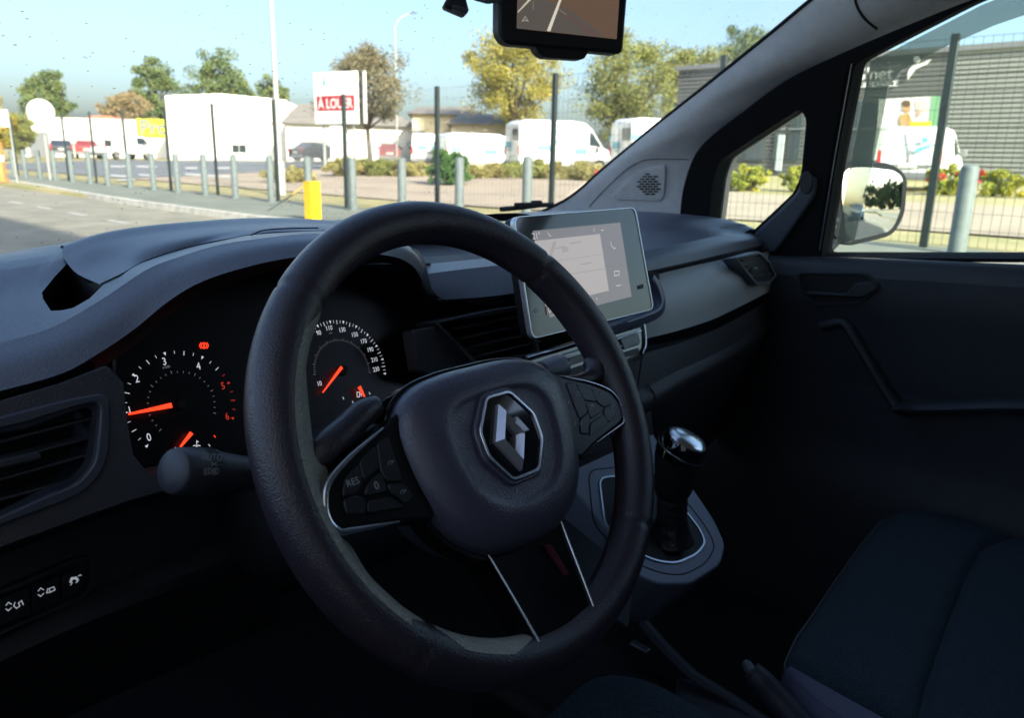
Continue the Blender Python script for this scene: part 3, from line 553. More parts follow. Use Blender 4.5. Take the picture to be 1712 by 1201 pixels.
MB().prism([fr.pt(-W2*.25+x, z0+hb*.8+y, .065) for x, y in ((-.08, 0), (0, -.22), (.1, .02), (.02, .1))], fr.n*.02).build('emblem', mat('sign_teal', (.05, .38, .36), .5), sb); MB().prism([fr.pt(-W2*.25+.1*math.cos(q_), z0+hb*.88+.13*math.sin(q_), .065) for q_ in np.linspace(0, 6.28, 12, endpoint=False)], fr.n*.02).build('emblem', mat('sign_sky', (.35, .5, .6), .5), sb)
# give-way sign, lamp masts, round sign seen from the back
def pole(name, label, cat, px, d, ytop, r, m=M_MAST, z0=None):
    b = col(px, d); t = thing(name, label, cat, b); h = zat(px, ytop, d)-b[2]; MB().tube([(0, 0, -.2), (0, 0, h*.5), (0, 0, h)], [r, r*.85, r*.6], 12).build('pole', m, t, 40, local=True); return t, h
t, h = pole('lamp_mast', 'tall pale lamp mast beside the fence, cut by the top of the photo', 'lamp post', 467, 23.5, -60, .085); MB().lathe([(.14, 0), (.14, .9), (.09, .95)], (0, 0, 0), (0, 0, 1), 12).build('base_door', M_MAST, t, 40, local=True)
t, h = pole('street_lamp', 'slim street lamp with curved arm behind the round brown tree', 'street lamp', 664, 56, 60, .07)
rr = np.array([math.sin(az(664)+R(90)), math.cos(az(664)+R(90)), 0]); arm = [np.array([0, 0, h])+rr*x+np.array([0, 0, z]) for x, z in ((0, 0), (0, .5), (.15, .9), (.5, 1.25), (1.0, 1.45))]
MB().tube(cr(arm, 12), .045, 8).build('arm', M_MAST, t, 60, local=True); MB().tube([arm[-1], arm[-1]+rr*.5+np.array([0, 0, .08])], [.1, .07], 8, flat=.5).build('lamp_head', M_GREYD, t, 60, local=True)
t, h = pole('give_way_sign', 'red edged white triangular give way sign by the lamp mast', 'sign', 449, 50, 197, .04)
fr = Fr(col(448, 49.9), (math.cos(az(448)), -math.sin(az(448)), 0), (0, 0, 1)); zc = zat(448, 212, 49.9)-fr.o[2]
tri = lambda r: [(-r, zc+r*.62), (r, zc+r*.62), (0, zc-r*1.05)]
plate('plate', fr, tri(.42), 0, .02, M_BOARD, t); ringplate('border', fr, tri(.42), tri(.30), .021, .03, mat('sign_pinkred', (.6, .12, .1), .5), t)
t, h = pole('round_sign', 'round traffic sign seen from its blank back with smaller plate below', 'sign', 80, 35, 172, .05, M_SIGNB)
fr = Fr(col(78, 34.9), (math.cos(az(78)), -math.sin(az(78)), 0), (0, 0, 1)); zc = zat(78, 187, 34.9)-fr.o[2]
plate('disc', fr, [(.46*math.cos(q_), zc+.46*math.sin(q_)) for q_ in np.linspace(0, 6.283, 32, endpoint=False)], 0, .03, mat('disc_back', (.50, .52, .48), .4, .2), t, .006)
plate('lower_plate', fr, rrect(.5, .42, .03, 3, (.02, zat(78, 212, 34.9)-fr.o[2])), 0, .03, M_SIGNB, t); MB().box(fr.pt(.02, zc, .035), (.07, .9, .02), fr.M()).build('rail', M_SIGNB, t)
t, h = pole('small_sign', 'small narrow sign plate on a pole at the far left', 'sign', 24, 33, 184, .03, M_SIGNB); fr = Fr(col(16, 32.9), (math.cos(az(16)), -math.sin(az(16)), 0), (0, 0, 1)); plate('plate', fr, rrect(.26, .6, .02, 3, (0, zat(16, 198, 32.9)-fr.o[2])), 0, .03, M_SIGNB, t)
b = col(-1, 33); t = thing('orange_barrier', 'orange barrier post cut by the left edge of the photo', 'barrier', b); MB().lathe([(.0, 0), (.2, 0), (.2, .08), (.15, .1), (.13, 1.3), (.1, 1.36), (0, 1.37)], seg=18).build('post', mat('orange_plastic', (.75, .22, .06), .5), t, 40, local=True); MB().lathe([(.146, .7), (.146, .9)], seg=18).build('reflector', M_BOARD, t, 40, local=True)
t = thing('picket_fence', 'low grey picket fence with thin bars behind the for rent board', 'fence', col(600, 48)); pk0 = None
for k in range(64):
    px = 490+k*3.9; p = col(px, 49)
    if pk0 is None: pk0 = MB().box((0, 0, .8), (.035, .035, 1.6)).build('picket', M_GREYD, t, local=True); o = pk0
    else: o = pk0.copy(); C.objects.link(o)
    o.location = Vector(p)-t.location
MB().tube([col(488, 49)+np.array([0, 0, 1.4]), col(610, 49)+np.array([0, 0, 1.4]), col(738, 49)+np.array([0, 0, 1.4])], .03, 6).build('rail', M_GREYD, t); MB().tube([col(488, 49)+np.array([0, 0, .3]), col(610, 49)+np.array([0, 0, .3]), col(738, 49)+np.array([0, 0, .3])], .03, 6).build('rail', M_GREYD, t)
# ---- unseen building added on the near side to cast the shade the van stands in, and what the wing mirror sees behind
t = thing('shade_building', 'tall pale unseen building added behind the van to shade it', 'building', (-9.5, -30, 0)); SBH = 17.5
MB().box((-9.5, -31.5, SBH/2), (10, 57, SBH)).build('wall', mat('grey_render', (.55, .54, .50), .85, var=.06, vscale=.4), t)
for k in range(10):
    o = MB().box((-4.52, -57+k*5.6, 4.6), (.1, 2.2, 1.6)).build('window', M_DGLASS, t); MB().box((-4.46, -57+k*5.6, 3.75), (.2, 2.4, .1)).build('sill', M_WHITE, o)
vehicle('car', 'pale blue car reflected in the wing mirror', 'car', car, 1.75, M_CARB, cw, None, (-1.25, 1.3), (2.3, -24, .0), math.pi/2, None, beltz=.95, taper=.8)
for i, (x, y, h) in enumerate(((11, -78, 10), (15, -72, 8), (18, -70, 10), (21, -66, 8.5), (25, -62, 9), (29, -60, 8), (33, -57, 9), (37, -52, 8))):
    tree('%s dark conifer from the left in the wing mirror reflection' % ordn[i], (x, y, terrain(x, y)), h, h*.40, h*.44, h*.46, L_GREEN, 90+i, n=4200, size=.34, group='trees reflected in the wing mirror')
# ================================================================== THE VAN'S CABIN
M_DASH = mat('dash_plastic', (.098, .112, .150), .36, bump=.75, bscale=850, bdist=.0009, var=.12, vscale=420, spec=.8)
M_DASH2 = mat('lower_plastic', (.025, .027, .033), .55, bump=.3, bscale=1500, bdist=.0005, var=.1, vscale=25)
M_BLACK = mat('black_plastic', (.004, .004, .005), .6, bump=.2, bscale=1500, bdist=.0004)
M_GLOSS = mat('gloss_black', (.004, .004, .005), .07, coat=1)
M_POD = mat('pod_black', (.006, .006, .007), .32, spec=.35)
M_CHROME = mat('chrome', (.80, .81, .84), .22, 1); M_SATIN = mat('satin_silver', (.42, .46, .52), .28, .9)
M_LEATH = mat('leather', (.034, .026, .035), .32, bump=.5, bscale=1150, vor=True, bdist=.0008, spec=.65)
M_GRIP_LIT = mat('pebbled_grip_lit', (.34, .34, .29), .55, bump=.9, bscale=520, vor=True, bdist=.0012)  # pebbled leather, base colour lightened for light falling on the left rim
M_HUB = mat('airbag_cover', (.066, .061, .090), .33, bump=.5, bscale=1000, vor=True, bdist=.0008, spec=.9)
M_PIL = mat('pillar_fabric', (.66, .65, .66), .85, bump=.25, bscale=900, var=.06, vscale=40)
M_ROOFL = mat('roof_lining', (.30, .30, .31), .95)
M_RUB = mat('rubber', (.010, .010, .011), .75)
M_SEAT = mat('seat_fabric', (.033, .054, .072), .95, bump=1, bscale=420, vor=True, bdist=.002, c2=(.017, .030, .042), vscale=330)
M_VINYL = mat('seat_vinyl', (.035, .034, .045), .5, bump=.4, bscale=700, vor=True, bdist=.0008)
M_LAMPW = mat('dial_white', (.7, .72, .75), .5, emit=(.85, .9, 1), estr=.20); M_LAMPR = mat('needle_red', (.8, .03, .01), .4, emit=(1, .05, .015), estr=.55); M_LAMPD = mat('dial_red', (.4, .02, .01), .5, emit=(1, .06, .03), estr=.16); M_LAMPG = mat('dial_dim', (.4, .4, .42), .5, emit=(.8, .85, 1), estr=.05)
M_STALK = mat('stalk_plastic', (.040, .040, .050), .45, bump=.2, bscale=1200)
M_EMB = mat('emblem_silver', (.62, .60, .62), .34, .75); M_SWL = mat('switch_light', (.5, .52, .55), .5, emit=(.8, .88, 1), estr=.09)
M_PRINT = mat('print_grey', (.42, .43, .45), .6)
M_TRIM = mat('textured_trim', (.045, .045, .055), .5, bump=.7, bscale=800, vor=True, bdist=.0009)
M_PANEL = ribmat('passenger_panel', (.37, .39, .39), .40, 190, 'Z', .35, .0005)
G_WIND = glassmat('windscreen_glass', (.79, .82, .79), veil=.155, veilcol=(.80, .82, .76), dirt=.55, refl=.06)
G_SIDE = glassmat('side_glass', (.90, .95, .92), veil=.03, veilcol=(.6, .7, .62), refl=.5)
G_DEFL = glassmat('deflector_tint', (.74, .77, .74), veil=.34, veilcol=(.72, .74, .68), refl=.6)
def Pc(L, ax='Y'): return [P(a, b, **{ax: c}) for a, b, c in L]
# ---------------------------------------------------------------- van body: pillar, windscreen, roof, floor
van = thing('van_cabin', 'cabin shell of the van: grey pillar trim, windscreen, roof lining', 'van', (0, -.2, .35))
E1 = Pc([(885, 362, .69), (925, 344, .69), (950, 330, .685), (975, 311, .68), (1000, 288, .675), (1090, 213, .655), (1180, 141, .63), (1280, 60, .605), (1352, 0, .585), (1430, -62, .57), (1560, -165, .55), (1680, -265, .54)], 'X')
E2 = Pc([(1133, 395, .715), (1137, 358, .715), (1142, 316, .71), (1158, 266, .70), (1183, 233, .69), (1240, 188, .675), (1316, 133, .66), (1420, 83, .645), (1558, 25, .63), (1640, -7, .62), (1800, -70, .60), (2050, -160, .59), (2400, -280, .58)], 'X')
n_ = 60; e1, e2 = cr(E1, n_), cr(E2, n_)
def lift(t, k): return [e1[i]*(1-t)+e2[i]*t+np.array([-1, -.55, .1])*k*min(1, .4+i/25) for i in range(n_)]
MB().grid([e1, lift(.06, .006), lift(.2, .016), lift(.4, .024), lift(.6, .024), lift(.8, .017), lift(.94, .008), e2]).build('pillar_trim', M_PIL, van, 70)
pil = bpy.data.objects['pillar_trim']
MB().tube([p+np.array([-.001, -.003, 0]) for p in e1], .0035, 8).build('windscreen_seal', M_RUB, pil)
# seam between pillar trim and roof trim, seam above the speaker
def seam(pts, name='seam', r=.0012): MB().tube(cr(pts, 14), r, 6).build(name, M_RUB, pil, 60)
from mathutils.bvhtree import BVHTree
_bm = bmesh.new(); _bm.from_mesh(pil.data); pbv = BVHTree.FromBMesh(_bm); _bm.free()
def onpil(px, py, k=.001): h = pbv.ray_cast(Vector(CAM), Vector(ray(px, py)).normalized())[0]; h = np.array(h) if h is not None else np.array(P(px, py, X=.6)); return h+(CAM-h)/np.linalg.norm(CAM-h)*k
seam([onpil(*p) for p in ((1428, -12), (1432, 8), (1441, 25), (1452, 37), (1466, 48))], r=.0022)
seam([onpil(*p) for p in ((1060, 276), (1075, 268), (1100, 266), (1135, 266), (1152, 267))], r=.0007); seam([onpil(*p) for p in ((985, 345), (1010, 318), (1045, 285), (1062, 274))], r=.0007)
# speaker grille
_g = [onpil(*p, 0) for p in ((1040, 330), (1106, 330), (1100, 284))]; _gn = np.cross(_g[1]-_g[0], _g[2]-_g[0]); _gn = _gn/np.linalg.norm(_gn); _gn = _gn if np.dot(_gn, CAM-_g[0]) > 0 else -_gn
GF = Fr(onpil(1078, 312, 0)+_gn*.004, np.cross((0, 0, 1), _gn), (0, 0, 1)-_gn*_gn[2])
gp = [GF.px(x, y) for x, y in ((1024, 328), (1052, 297), (1072, 280), (1112, 277), (1110, 327), (1104, 336), (1032, 334))]; gp = roundpoly(gp, .006)
gr = plate('speaker_grille', GF, gp, -.01, .0, M_PIL, pil, .001)
def inpoly(p, L):
    c = False
    for i in range(len(L)):
        a, b = L[i-1], L[i]
        if (a[1] > p[1]) != (b[1] > p[1]) and p[0] < (b[0]-a[0])*(p[1]-a[1])/(b[1]-a[1])+a[0]: c = not c
    return c
vs_ = [v for _, v in gp]; gc = GF.px(1085, 309)
for k in range(13):
    v = min(vs_)+(max(vs_)-min(vs_))*(k+.6)/13.4; us = [u for u in np.linspace(min(p[0] for p in gp), max(p[0] for p in gp), 120) if inpoly((u, v), inset(gp, .003))]
    if len(us) > 3:
        MB().box(GF.pt((us[0]+us[-1])/2, v, .0006), (us[-1]-us[0], .0016, .0016), GF.M()).build('rib', M_PIL, gr, bevel=.0004, seg=1)
for k, yy_ in enumerate(np.arange(291, 329, 4.2)):
    hw = math.sqrt(max(0, 19.5**2-(yy_-309)**2))
    for xx_ in np.arange(1064+(4.5 if k % 2 else 0), 1108, 9.2):
        if abs(xx_-1085) < hw-2:
            q_ = [GF.px(xx_+dx, yy_+dy, .0016) for dx, dy in ((-3.6, -1.1), (3.6, -1.1), (3.6, 1.1), (-3.6, 1.1))]; MB().prism([GF.pt(u, v, .0004) for u, v in q_], GF.n*.0014).build('slot', M_BLACK, gr)
# windscreen
def wsz(Y, X): return 1.143+(.846-Y)*.665-.03*(X/.7)**2
rows = [[(x, Y-.10*(x/.72)**2+.10*(.69/.72)**2, wsz(Y, 0)) for x in np.linspace(-.74, .70, 30)] for Y in np.linspace(.96, .10, 18)]
MB().grid(rows).build('windscreen', G_WIND, van, 80)
MB().tube([(x, .88-.10*(x/.72)**2+.09, 1.02) for x in np.linspace(-.74, .70, 20)], .02, 8).build('scuttle', M_RUB, van, 60)
wb = [P(x, y, Y=yy) for x, y, yy in ((838, 350, .80), (870, 347, .805), (905, 343, .81), (924, 342, .815))]
o = MB().tube(cr(wb, 12), .006, 6).build('wiper', M_RUB, van, 60); MB().box(P(880, 343, Y=.80), (.07, .015, .012)).build('wiper_joint', M_RUB, o, bevel=.003); MB().box(P(897, 341, Y=.80), (.03, .012, .016)).build('wiper_joint', M_RUB, o, bevel=.003)
# roof, bulkhead, floor, firewall, driver's side
MB().grid([[(x, y, 1.69-.05*(x/.7)**2) for x in np.linspace(-.66, .62, 12)] for y in np.linspace(.13, -1.1, 8)]).build('roof_lining', M_ROOFL, van, 70)
MB().grid([[(x, y, 1.77-.05*(x/.8)**2) for x in np.linspace(-.80, .80, 12)] for y in np.linspace(.16, -2.6, 8)]).build('roof', M_VANW, van, 70)
MB().box((-.03, .10, 1.672), (1.22, .10, .045)).build('header_trim', M_ROOFL, van, bevel=.015); MB().box((.77, .66, .68), (.03, .66, .8)).build('footwell_panel', M_BLACK, van)
MB().box((0, -1.1, 1.0), (1.62, .03, 1.5)).build('bulkhead', M_DASH2, van); MB().box((0, -.1, .33), (1.64, 2.1, .03)).build('floor', mat('carpet', (.012, .012, .013), .95), van)
MB().box((0, .97, .70), (1.64, .03, .78)).build('firewall', M_BLACK, van)
MB().box((-.85, -.1, .72), (.05, 1.9, .74)).build('driver_door', M_BLACK, van, bevel=.02); MB().box((.83, .3, .50), (.03, 1.4, .4)).build('sill', M_VANW, van)
MB().tube([(-.74, .86, 1.1), (-.70, .5, 1.36), (-.67, .1, 1.64), (-.70, -1.1, 1.68)], .035, 8).build('driver_pillar', M_PIL, van, 60); MB().box((-.76, -.98, 1.2), (.10, .2, 1.1)).build('door_post', M_PIL, van, bevel=.02)
# ---------------------------------------------------------------- passenger door with its windows and wing mirror
door = thing('passenger_door', 'black passenger door with window, handle recess and wing mirror', 'door', (.73, 0, .4))
DN = np.array([1, 0, .16]); DN = DN/np.linalg.norm(DN); DO = np.array([.735, 0, 1.1]); DF = Fr(DO, (0, -1, 0), (-.16, 0, 1))   # frame: u towards the rear, v up, normal into the cabin
if DF.n[0] > 0: DF = Fr(DO, (0, 1, 0), (-.16, 0, 1))
def duv(L): return [DF.px(x, y) for x, y in L]
E2p = [(1133, 395), (1135, 358), (1140, 316), (1155, 266), (1180, 233), (1238, 187), (1314, 132), (1418, 82), (1556, 24), (1640, -9), (1760, -52), (1900, -95), (2100, -130)]
win = roundpoly(duv([(1374, 430), (1400, 268), (1431, 106), (1500, 70), (1620, 8), (1730, -38), (1950, -60), (2500, 80), (2700, 480), (1712, 432)]), .012)
qw = roundpoly(duv([(1183, 400), (1194, 300), (1205, 268), (1338, 181), (1350, 197), (1341, 290), (1330, 320), (1245, 400)]), .012)
from mathutils.geometry import delaunay_2d_cdt
def holed(name, fr, outer, holes, w0, w1, m, parent, smooth=30):
    pts = list(outer); edges = [(i, (i+1) % len(outer)) for i in range(len(outer))]
    for h in holes:
        k = len(pts); pts += h; edges += [(k+i, k+(i+1) % len(h)) for i in range(len(h))]
    v, e, f, *_ = delaunay_2d_cdt([Vector(p) for p in pts], edges, [], 0, 1e-7)
    fs = []
    for t_ in f:
        c_ = sum((Vector(v[i]) for i in t_), Vector((0, 0)))/len(t_)
        if inpoly(c_, outer) and not any(inpoly(c_, h) for h in holes): fs.append(tuple(t_))
    mb = MB(); mb.add([fr.pt(p[0], p[1], w1) for p in v], fs)
    for L in [outer]+holes: mb.grid([[fr.pt(p[0], p[1], w1) for p in L], [fr.pt(p[0], p[1], w0) for p in L]], cu=True)
    return mb.build(name, m, parent, smooth)
belt = duv([(1712, 437), (2700, 492)])
outer = duv(E2p)+duv([(2600, 60), (2760, 500), (1712, 438), (1375, 436), (1290, 440), (1200, 430)])
M_FRAME = mat('frame_black', (.004, .004, .005), .8, spec=.2)
holed('window_frame', DF, outer, [win, qw], -.045, .004, M_FRAME, door)
def grown(L, d): c_ = np.mean(L, 0); return [tuple(np.array(p)+(np.array(p)-c_)/np.linalg.norm(np.array(p)-c_)*d) for p in L]
plate('window_pane', DF, grown(win, .012), -.030, -.026, G_SIDE, door); plate('quarter_pane', DF, grown(qw, .012), -.036, -.032, G_SIDE, door)
ringplate('quarter_surround', DF, grown(qw, .012), inset(qw, .004), -.066, -.046, mat('body_edge', (.42, .38, .32), .5), door)
ds = door  # thin bright seal lines at the window's front edge
for dx in (0, 7): MB().tube([DF.pt(*DF.px(x-dx, y, .006), .006) for x, y in ((1424, 106), (1395, 268), (1370, 418))], .0008, 5).build('seal', M_SATIN if dx == 0 else M_FRAME, door)
# wind deflector: smoked strip outside the glass, along the window's front and upper edge
dfo = duv([(1373, 421), (1399, 268), (1430, 107), (1500, 71), (1620, 9), (1730, -37), (1900, -62), (1980, -5), (1800, -5), (1712, 20), (1640, 45), (1560, 80), (1482, 122), (1460, 150), (1438, 268), (1404, 416)])
plate('wind_deflector', DF, dfo, -.075, -.072, G_DEFL, door)
# sail panel: lit diagonal moulding with an oval cap
plate('sail_moulding', DF, roundpoly([DF.px(x, y, .012) for x, y in ((1256, 394), (1300, 353), (1333, 320), (1341, 292), (1366, 296), (1364, 326), (1334, 370), (1296, 424), (1268, 420))], .012), .0, .014, mat('sail_plastic', (.06, .07, .09), .5, bump=.3, bscale=1200), door, .008, 4)
SCF = Fr(P(1349, 305, pl=(DF.pt(0, 0, .014), DF.n)), DF.a, DF.b); plate('sail_cap', SCF, [(.013*math.cos(a), .021*math.sin(a)) for a in np.linspace(0, 6.283, 24, endpoint=False)], -.002, .004, M_DASH2, door, .002)
# door panel below the belt
def dl(zf, X, Ys=(.40, .30, .1, -.15, -.45, -.95)): return [(X if not callable(X) else X(y), y, zf(y)) for y in Ys]
bz = lambda y: 1.092-.055*y if y < .3 else 1.072
rows_ = [[dl(lambda y: bz(y), .742), dl(lambda y: bz(y)+.004, .72), dl(lambda y: bz(y)-.006, .704), dl(lambda y: bz(y)-.03, .697)], [dl(lambda y: bz(y)-.03, .697), dl(lambda y: bz(y)-.08, .70), dl(lambda y: .95, .712), dl(lambda y: .85, .725)], [dl(lambda y: .85, .725), dl(lambda y: .72, .725), dl(lambda y: .60, .70), dl(lambda y: .30, .70)]]
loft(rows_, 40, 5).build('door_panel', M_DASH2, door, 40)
HF = Fr(P(1405, 482, X=.697), (0, -1, 0), (-.05, 0, 1)); HF = HF if HF.n[0] < 0 else Fr(HF.o, (0, 1, 0), (-.05, 0, 1))
hp = roundpoly([HF.px(x, y) for x, y in ((1336, 457), (1446, 458), (1472, 480), (1440, 504), (1366, 508), (1346, 494))], .012)
hs = plate('handle_recess', HF, hp, -.004, .001, M_BLACK, door); ringplate('recess_rim', HF, grown(hp, .004), hp, -.004, .006, M_DASH2, hs, .001)
plate('handle_lever', HF, roundpoly([HF.px(x, y) for x, y in ((1418, 490), (1432, 472), (1462, 470), (1470, 482), (1446, 496), (1352, 492), (1352, 486))], .006), .002, .012, M_DASH2, hs, .002)
rg = [P(x, y, X=.705) for x, y in ((1374, 545), (1408, 538), (1424, 556), (1462, 620), (1500, 680), (1530, 690))]
MB().tube(cr(rg, 24), .014, 10, flat=.7).build('panel_rib', M_DASH2, door, 60)
ar = [P(1500, 682, X=.69), P(1600, 680, X=.675), P(1712, 678, X=.67), P(1900, 690, X=.67)]
MB().tube(cr(ar, 20), [.02]*2+[.03]*18, 12, flat=.45).build('armrest', M_DASH2, door, 60)
# wing mirror
MC = P(1452, 342, X=.96); mv = MC-CAM; mv /= np.linalg.norm(mv); rd = np.array([.13, -.99, .025]); rd /= np.linalg.norm(rd); mn = rd-mv; mn /= np.linalg.norm(mn)
MF = Fr(MC, np.cross((0, 0, 1), mn), (0, 0, 1)-mn*mn[2])
mo = roundpoly([MF.px(x, y) for x, y in ((1374, 282), (1405, 268), (1490, 272), (1517, 292), (1512, 360), (1492, 395), (1420, 412), (1396, 404), (1376, 360))], .03, 6)
mi = roundpoly([MF.px(x, y) for x, y in ((1408, 282), (1440, 279), (1492, 285), (1507, 297), (1503, 350), (1488, 386), (1424, 402), (1411, 390), (1404, 330))], .02, 6)
mi = [mi[i] for i in range(len(mi))]
mir = MB(); rr_ = [[MF.pt(u, v, w) for u, v in scaled(mo, s)] for s, w in ((.97, .004), (1, -.004), (1.0, -.02), (.93, -.06), (.75, -.09), (.4, -.105), (.05, -.108))]
M_HOUS = mat('mirror_housing', (.035, .04, .042), .5, bump=.3, bscale=500)
wm = mir.grid(rr_, cu=True).build('wing_mirror', M_HOUS, door, 60); plate('housing_face', MF, scaled(mo, .97), -.004, .0042, M_HOUS, wm)
mic = np.mean(mi, 0); MRad = 1.1
MB().grid([[MF.pt(u, v, .0085-((u-mic[0])**2+(v-mic[1])**2)/(2*MRad)) for u, v in scaled(mi, s_)] for s_ in list(np.linspace(1, .02, 14))], cu=True).build('mirror_glass', mat('mirror_silver', (.72, .74, .72), .01, 1), wm, 180)
MB().tube([MF.pt(-.05, -.05, -.05)*np.array([1, 1, 1]), (.86, .28, 1.06), (.76, .30, 1.07)], [.05, .045, .04], 10, flat=.5).build('mirror_arm', M_HOUS, wm, 60)
wt = MF.px(1394, 368, .006); txt('lettering', 'TPMS', MF, wt[0], wt[1], .007, .011, M_PRINT, wm); txt('lettering', '2.3', MF, wt[0]+.002, wt[1]-.014, .007, .011, M_PRINT, wm)
# ---------------------------------------------------------------- dashboard
dash = thing('dashboard', 'dark blue black moulded plastic dashboard with vents and trim', 'dashboard', (0, .4, .8))
far = [(-.74, .86, 1.075), (-.5, .91, 1.085), (-.2, .94, 1.10), (.1, .94, 1.11), (.45, .90, 1.115), (.69, .84, 1.115)]
K_sil = Pc([(-150, 446, .5), (0, 427, .5), (60, 419, .5), (100, 409, .5), (200, 396, .52), (310, 392, .54), (430, 384, .56), (545, 382, .58), (640, 384, .60)])
K_mid = Pc([(-150, 520, .37), (0, 492, .37), (90, 474, .37), (172, 452, .38), (260, 428, .39), (371, 402, .37), (440, 392, .36), (560, 386, .36), (650, 392, .36)])
K_crease = Pc([(-150, 618, .27), (0, 574, .27), (88, 547, .27), (168, 502, .275), (245, 451, .28), (298, 430, .28), (368, 409, .275), (450, 397, .265), (518, 391, .26), (600, 393, .26), (655, 400, .265), (690, 416, .275), (707, 435, .29)])
K_lip = Pc([(-150, 690, .23), (0, 654, .23), (105, 624, .23), (168, 589, .235), (224, 551, .24), (280, 505, .24), (333, 473, .235), (403, 449, .23), (480, 432, .225), (560, 424, .22), (620, 424, .225), (668, 432, .24), (692, 447, .25), (704, 466, .26)])
K_in = Pc([(-150, 720, .27), (0, 676, .27), (105, 646, .275), (170, 615, .29), (224, 580, .30), (285, 530, .315), (340, 496, .32), (405, 468, .32), (480, 450, .315), (577, 443, .31), (633, 440, .31), (671, 443, .31), (692, 453, .31), (703, 480, .31)])
FARL = [(-.74, .86, 1.075), (-.55, .90, 1.082), (-.3, .93, 1.095), (0., .94, 1.10)]
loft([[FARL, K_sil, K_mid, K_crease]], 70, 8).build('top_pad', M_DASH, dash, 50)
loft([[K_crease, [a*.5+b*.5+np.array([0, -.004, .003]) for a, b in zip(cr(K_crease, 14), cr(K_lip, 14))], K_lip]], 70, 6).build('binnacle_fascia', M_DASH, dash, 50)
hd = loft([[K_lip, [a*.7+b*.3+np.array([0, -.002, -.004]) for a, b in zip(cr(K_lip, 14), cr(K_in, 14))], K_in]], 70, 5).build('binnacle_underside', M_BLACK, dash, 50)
# raised pod over the instruments with the open cubby at its left end
pt_top = Pc([(101, 412, .47), (150, 396, .48), (210, 384, .50), (300, 374, .52), (420, 367, .53), (530, 370, .53), (640, 380, .53)])
pt_low = Pc([(168, 476, .33), (205, 458, .33), (245, 436, .33), (315, 414, .335), (371, 402, .33), (450, 389, .33), (560, 382, .33)])
_bm = bmesh.new(); _bm.from_mesh(bpy.data.objects['top_pad'].data); tbv = BVHTree.FromBMesh(_bm); _bm.free()
def onpad0(px, py):
    h = tbv.ray_cast(Vector(CAM), Vector(ray(px, py)).normalized())[0]; h = np.array(h) if h is not None else np.array(P(px, py, Y=.33)); return h+(CAM-h)/np.linalg.norm(CAM-h)*.0004
pt_low = [onpad0(*p) for p in ((168, 476), (205, 458), (245, 436), (315, 414), (371, 402), (450, 390), (560, 386))]
pt_m1 = Pc([(106, 430, .42), (160, 408, .43), (225, 394, .45), (310, 384, .46), (425, 374, .46), (530, 374, .46), (640, 381, .46)])
pt_m2 = Pc([(128, 457, .37), (180, 436, .38), (235, 416, .39), (312, 399, .40), (400, 387, .40), (500, 379, .40), (610, 382, .40)])
pt_back = [p+np.array([0, .12, -.05]) for p in pt_top]
pod = loft([[pt_back, pt_top, pt_m1, pt_m2, pt_low]], 60, 6).build('binnacle_pod', M_DASH, dash, 60)
MB().tube(cr(pt_low, 50)+np.array([0, -.0008, .0005]), .0006, 6).build('pod_seam', M_RUB, pod, 60)
MB().tube(cr(Pc([(420, 393, .328), (441, 385, .335), (480, 382, .335), (532, 381, .335)]), 16), .0007, 6).build('pod_seam', M_RUB, pod, 60)
lipc = cr(Pc([(101, 412, .47), (106, 432, .42), (133, 460, .37), (168, 476, .33)]), 20)
MB().grid([lipc, lipc+np.array([.004, .004, -.007])]).build('pod_edge', M_BLACK, pod, 60)
hole = [(113, 440, .43), (92, 462, .40), (70, 489, .375), (72, 500, .37), (85, 520, .35), (104, 519, .345), (122, 515, .34), (150, 499, .335), (172, 477, .333), (140, 462, .36)]
hp3 = [P(a, b, Y=c) for a, b, c in hole]; hc = np.mean(hp3, 0)
# the cubby is a real opening: drop the faces of the pad that lie inside it
tp = bpy.data.objects['top_pad']; bm = bmesh.new(); bm.from_mesh(tp.data)
def topx(co): d = np.array(co)-CAM; z = d@FWD; return (CX+FPX*(d@RGT)/z, CY-FPX*(d@UPV)/z)
h2 = [(a, b) for a, b, c in hole]; h2g = scaled(h2, 1.0)
for k in range(len(h2)):
    a_, b_ = ray(*h2[k-1]), ray(*h2[k]); pn_ = np.cross(a_, b_); near = [f for f in bm.faces if 30 < topx(f.calc_center_median())[0] < 215 and 415 < topx(f.calc_center_median())[1] < 545]
    gm = set(near)
    for f in near: gm.update(f.edges); gm.update(f.verts)
    bmesh.ops.bisect_plane(bm, geom=list(gm), plane_co=Vector(CAM), plane_no=Vector(pn_))
from mathutils.bvhtree import BVHTree
bv = BVHTree.FromBMesh(bm)
def onpad(px, py): h = bv.ray_cast(Vector(CAM), Vector(ray(px, py)).normalized())[0]; return np.array(h) if h is not None else np.array(P(px, py, Y=.4))
dens = [tuple(np.array(h2[k-1])*(1-t)+np.array(h2[k])*t) for k in range(len(h2)) for t in (0, .25, .5, .75)]; rim_ = [onpad(*p) for p in dens]
bmesh.ops.delete(bm, geom=[f for f in bm.faces if inpoly(topx(f.calc_center_median()), h2)], context='FACES'); bm.to_mesh(tp.data); bm.free()
hc = np.mean(rim_, 0); rc = np.array(rim_)
MB().grid([rc, rc*.985+hc*.015+np.array([0, .004, -.006]), rc*.95+hc*.05+np.array([.003, .015, -.025]), rc*.95+hc*.05+np.array([.02, .07, -.05])], cu=True).build('cubby', M_BLACK, dash, 60)
MB().box(hc+np.array([.07, .10, -.075]), (.26, .20, .02)).build('cubby_floor', M_BLACK, dash)
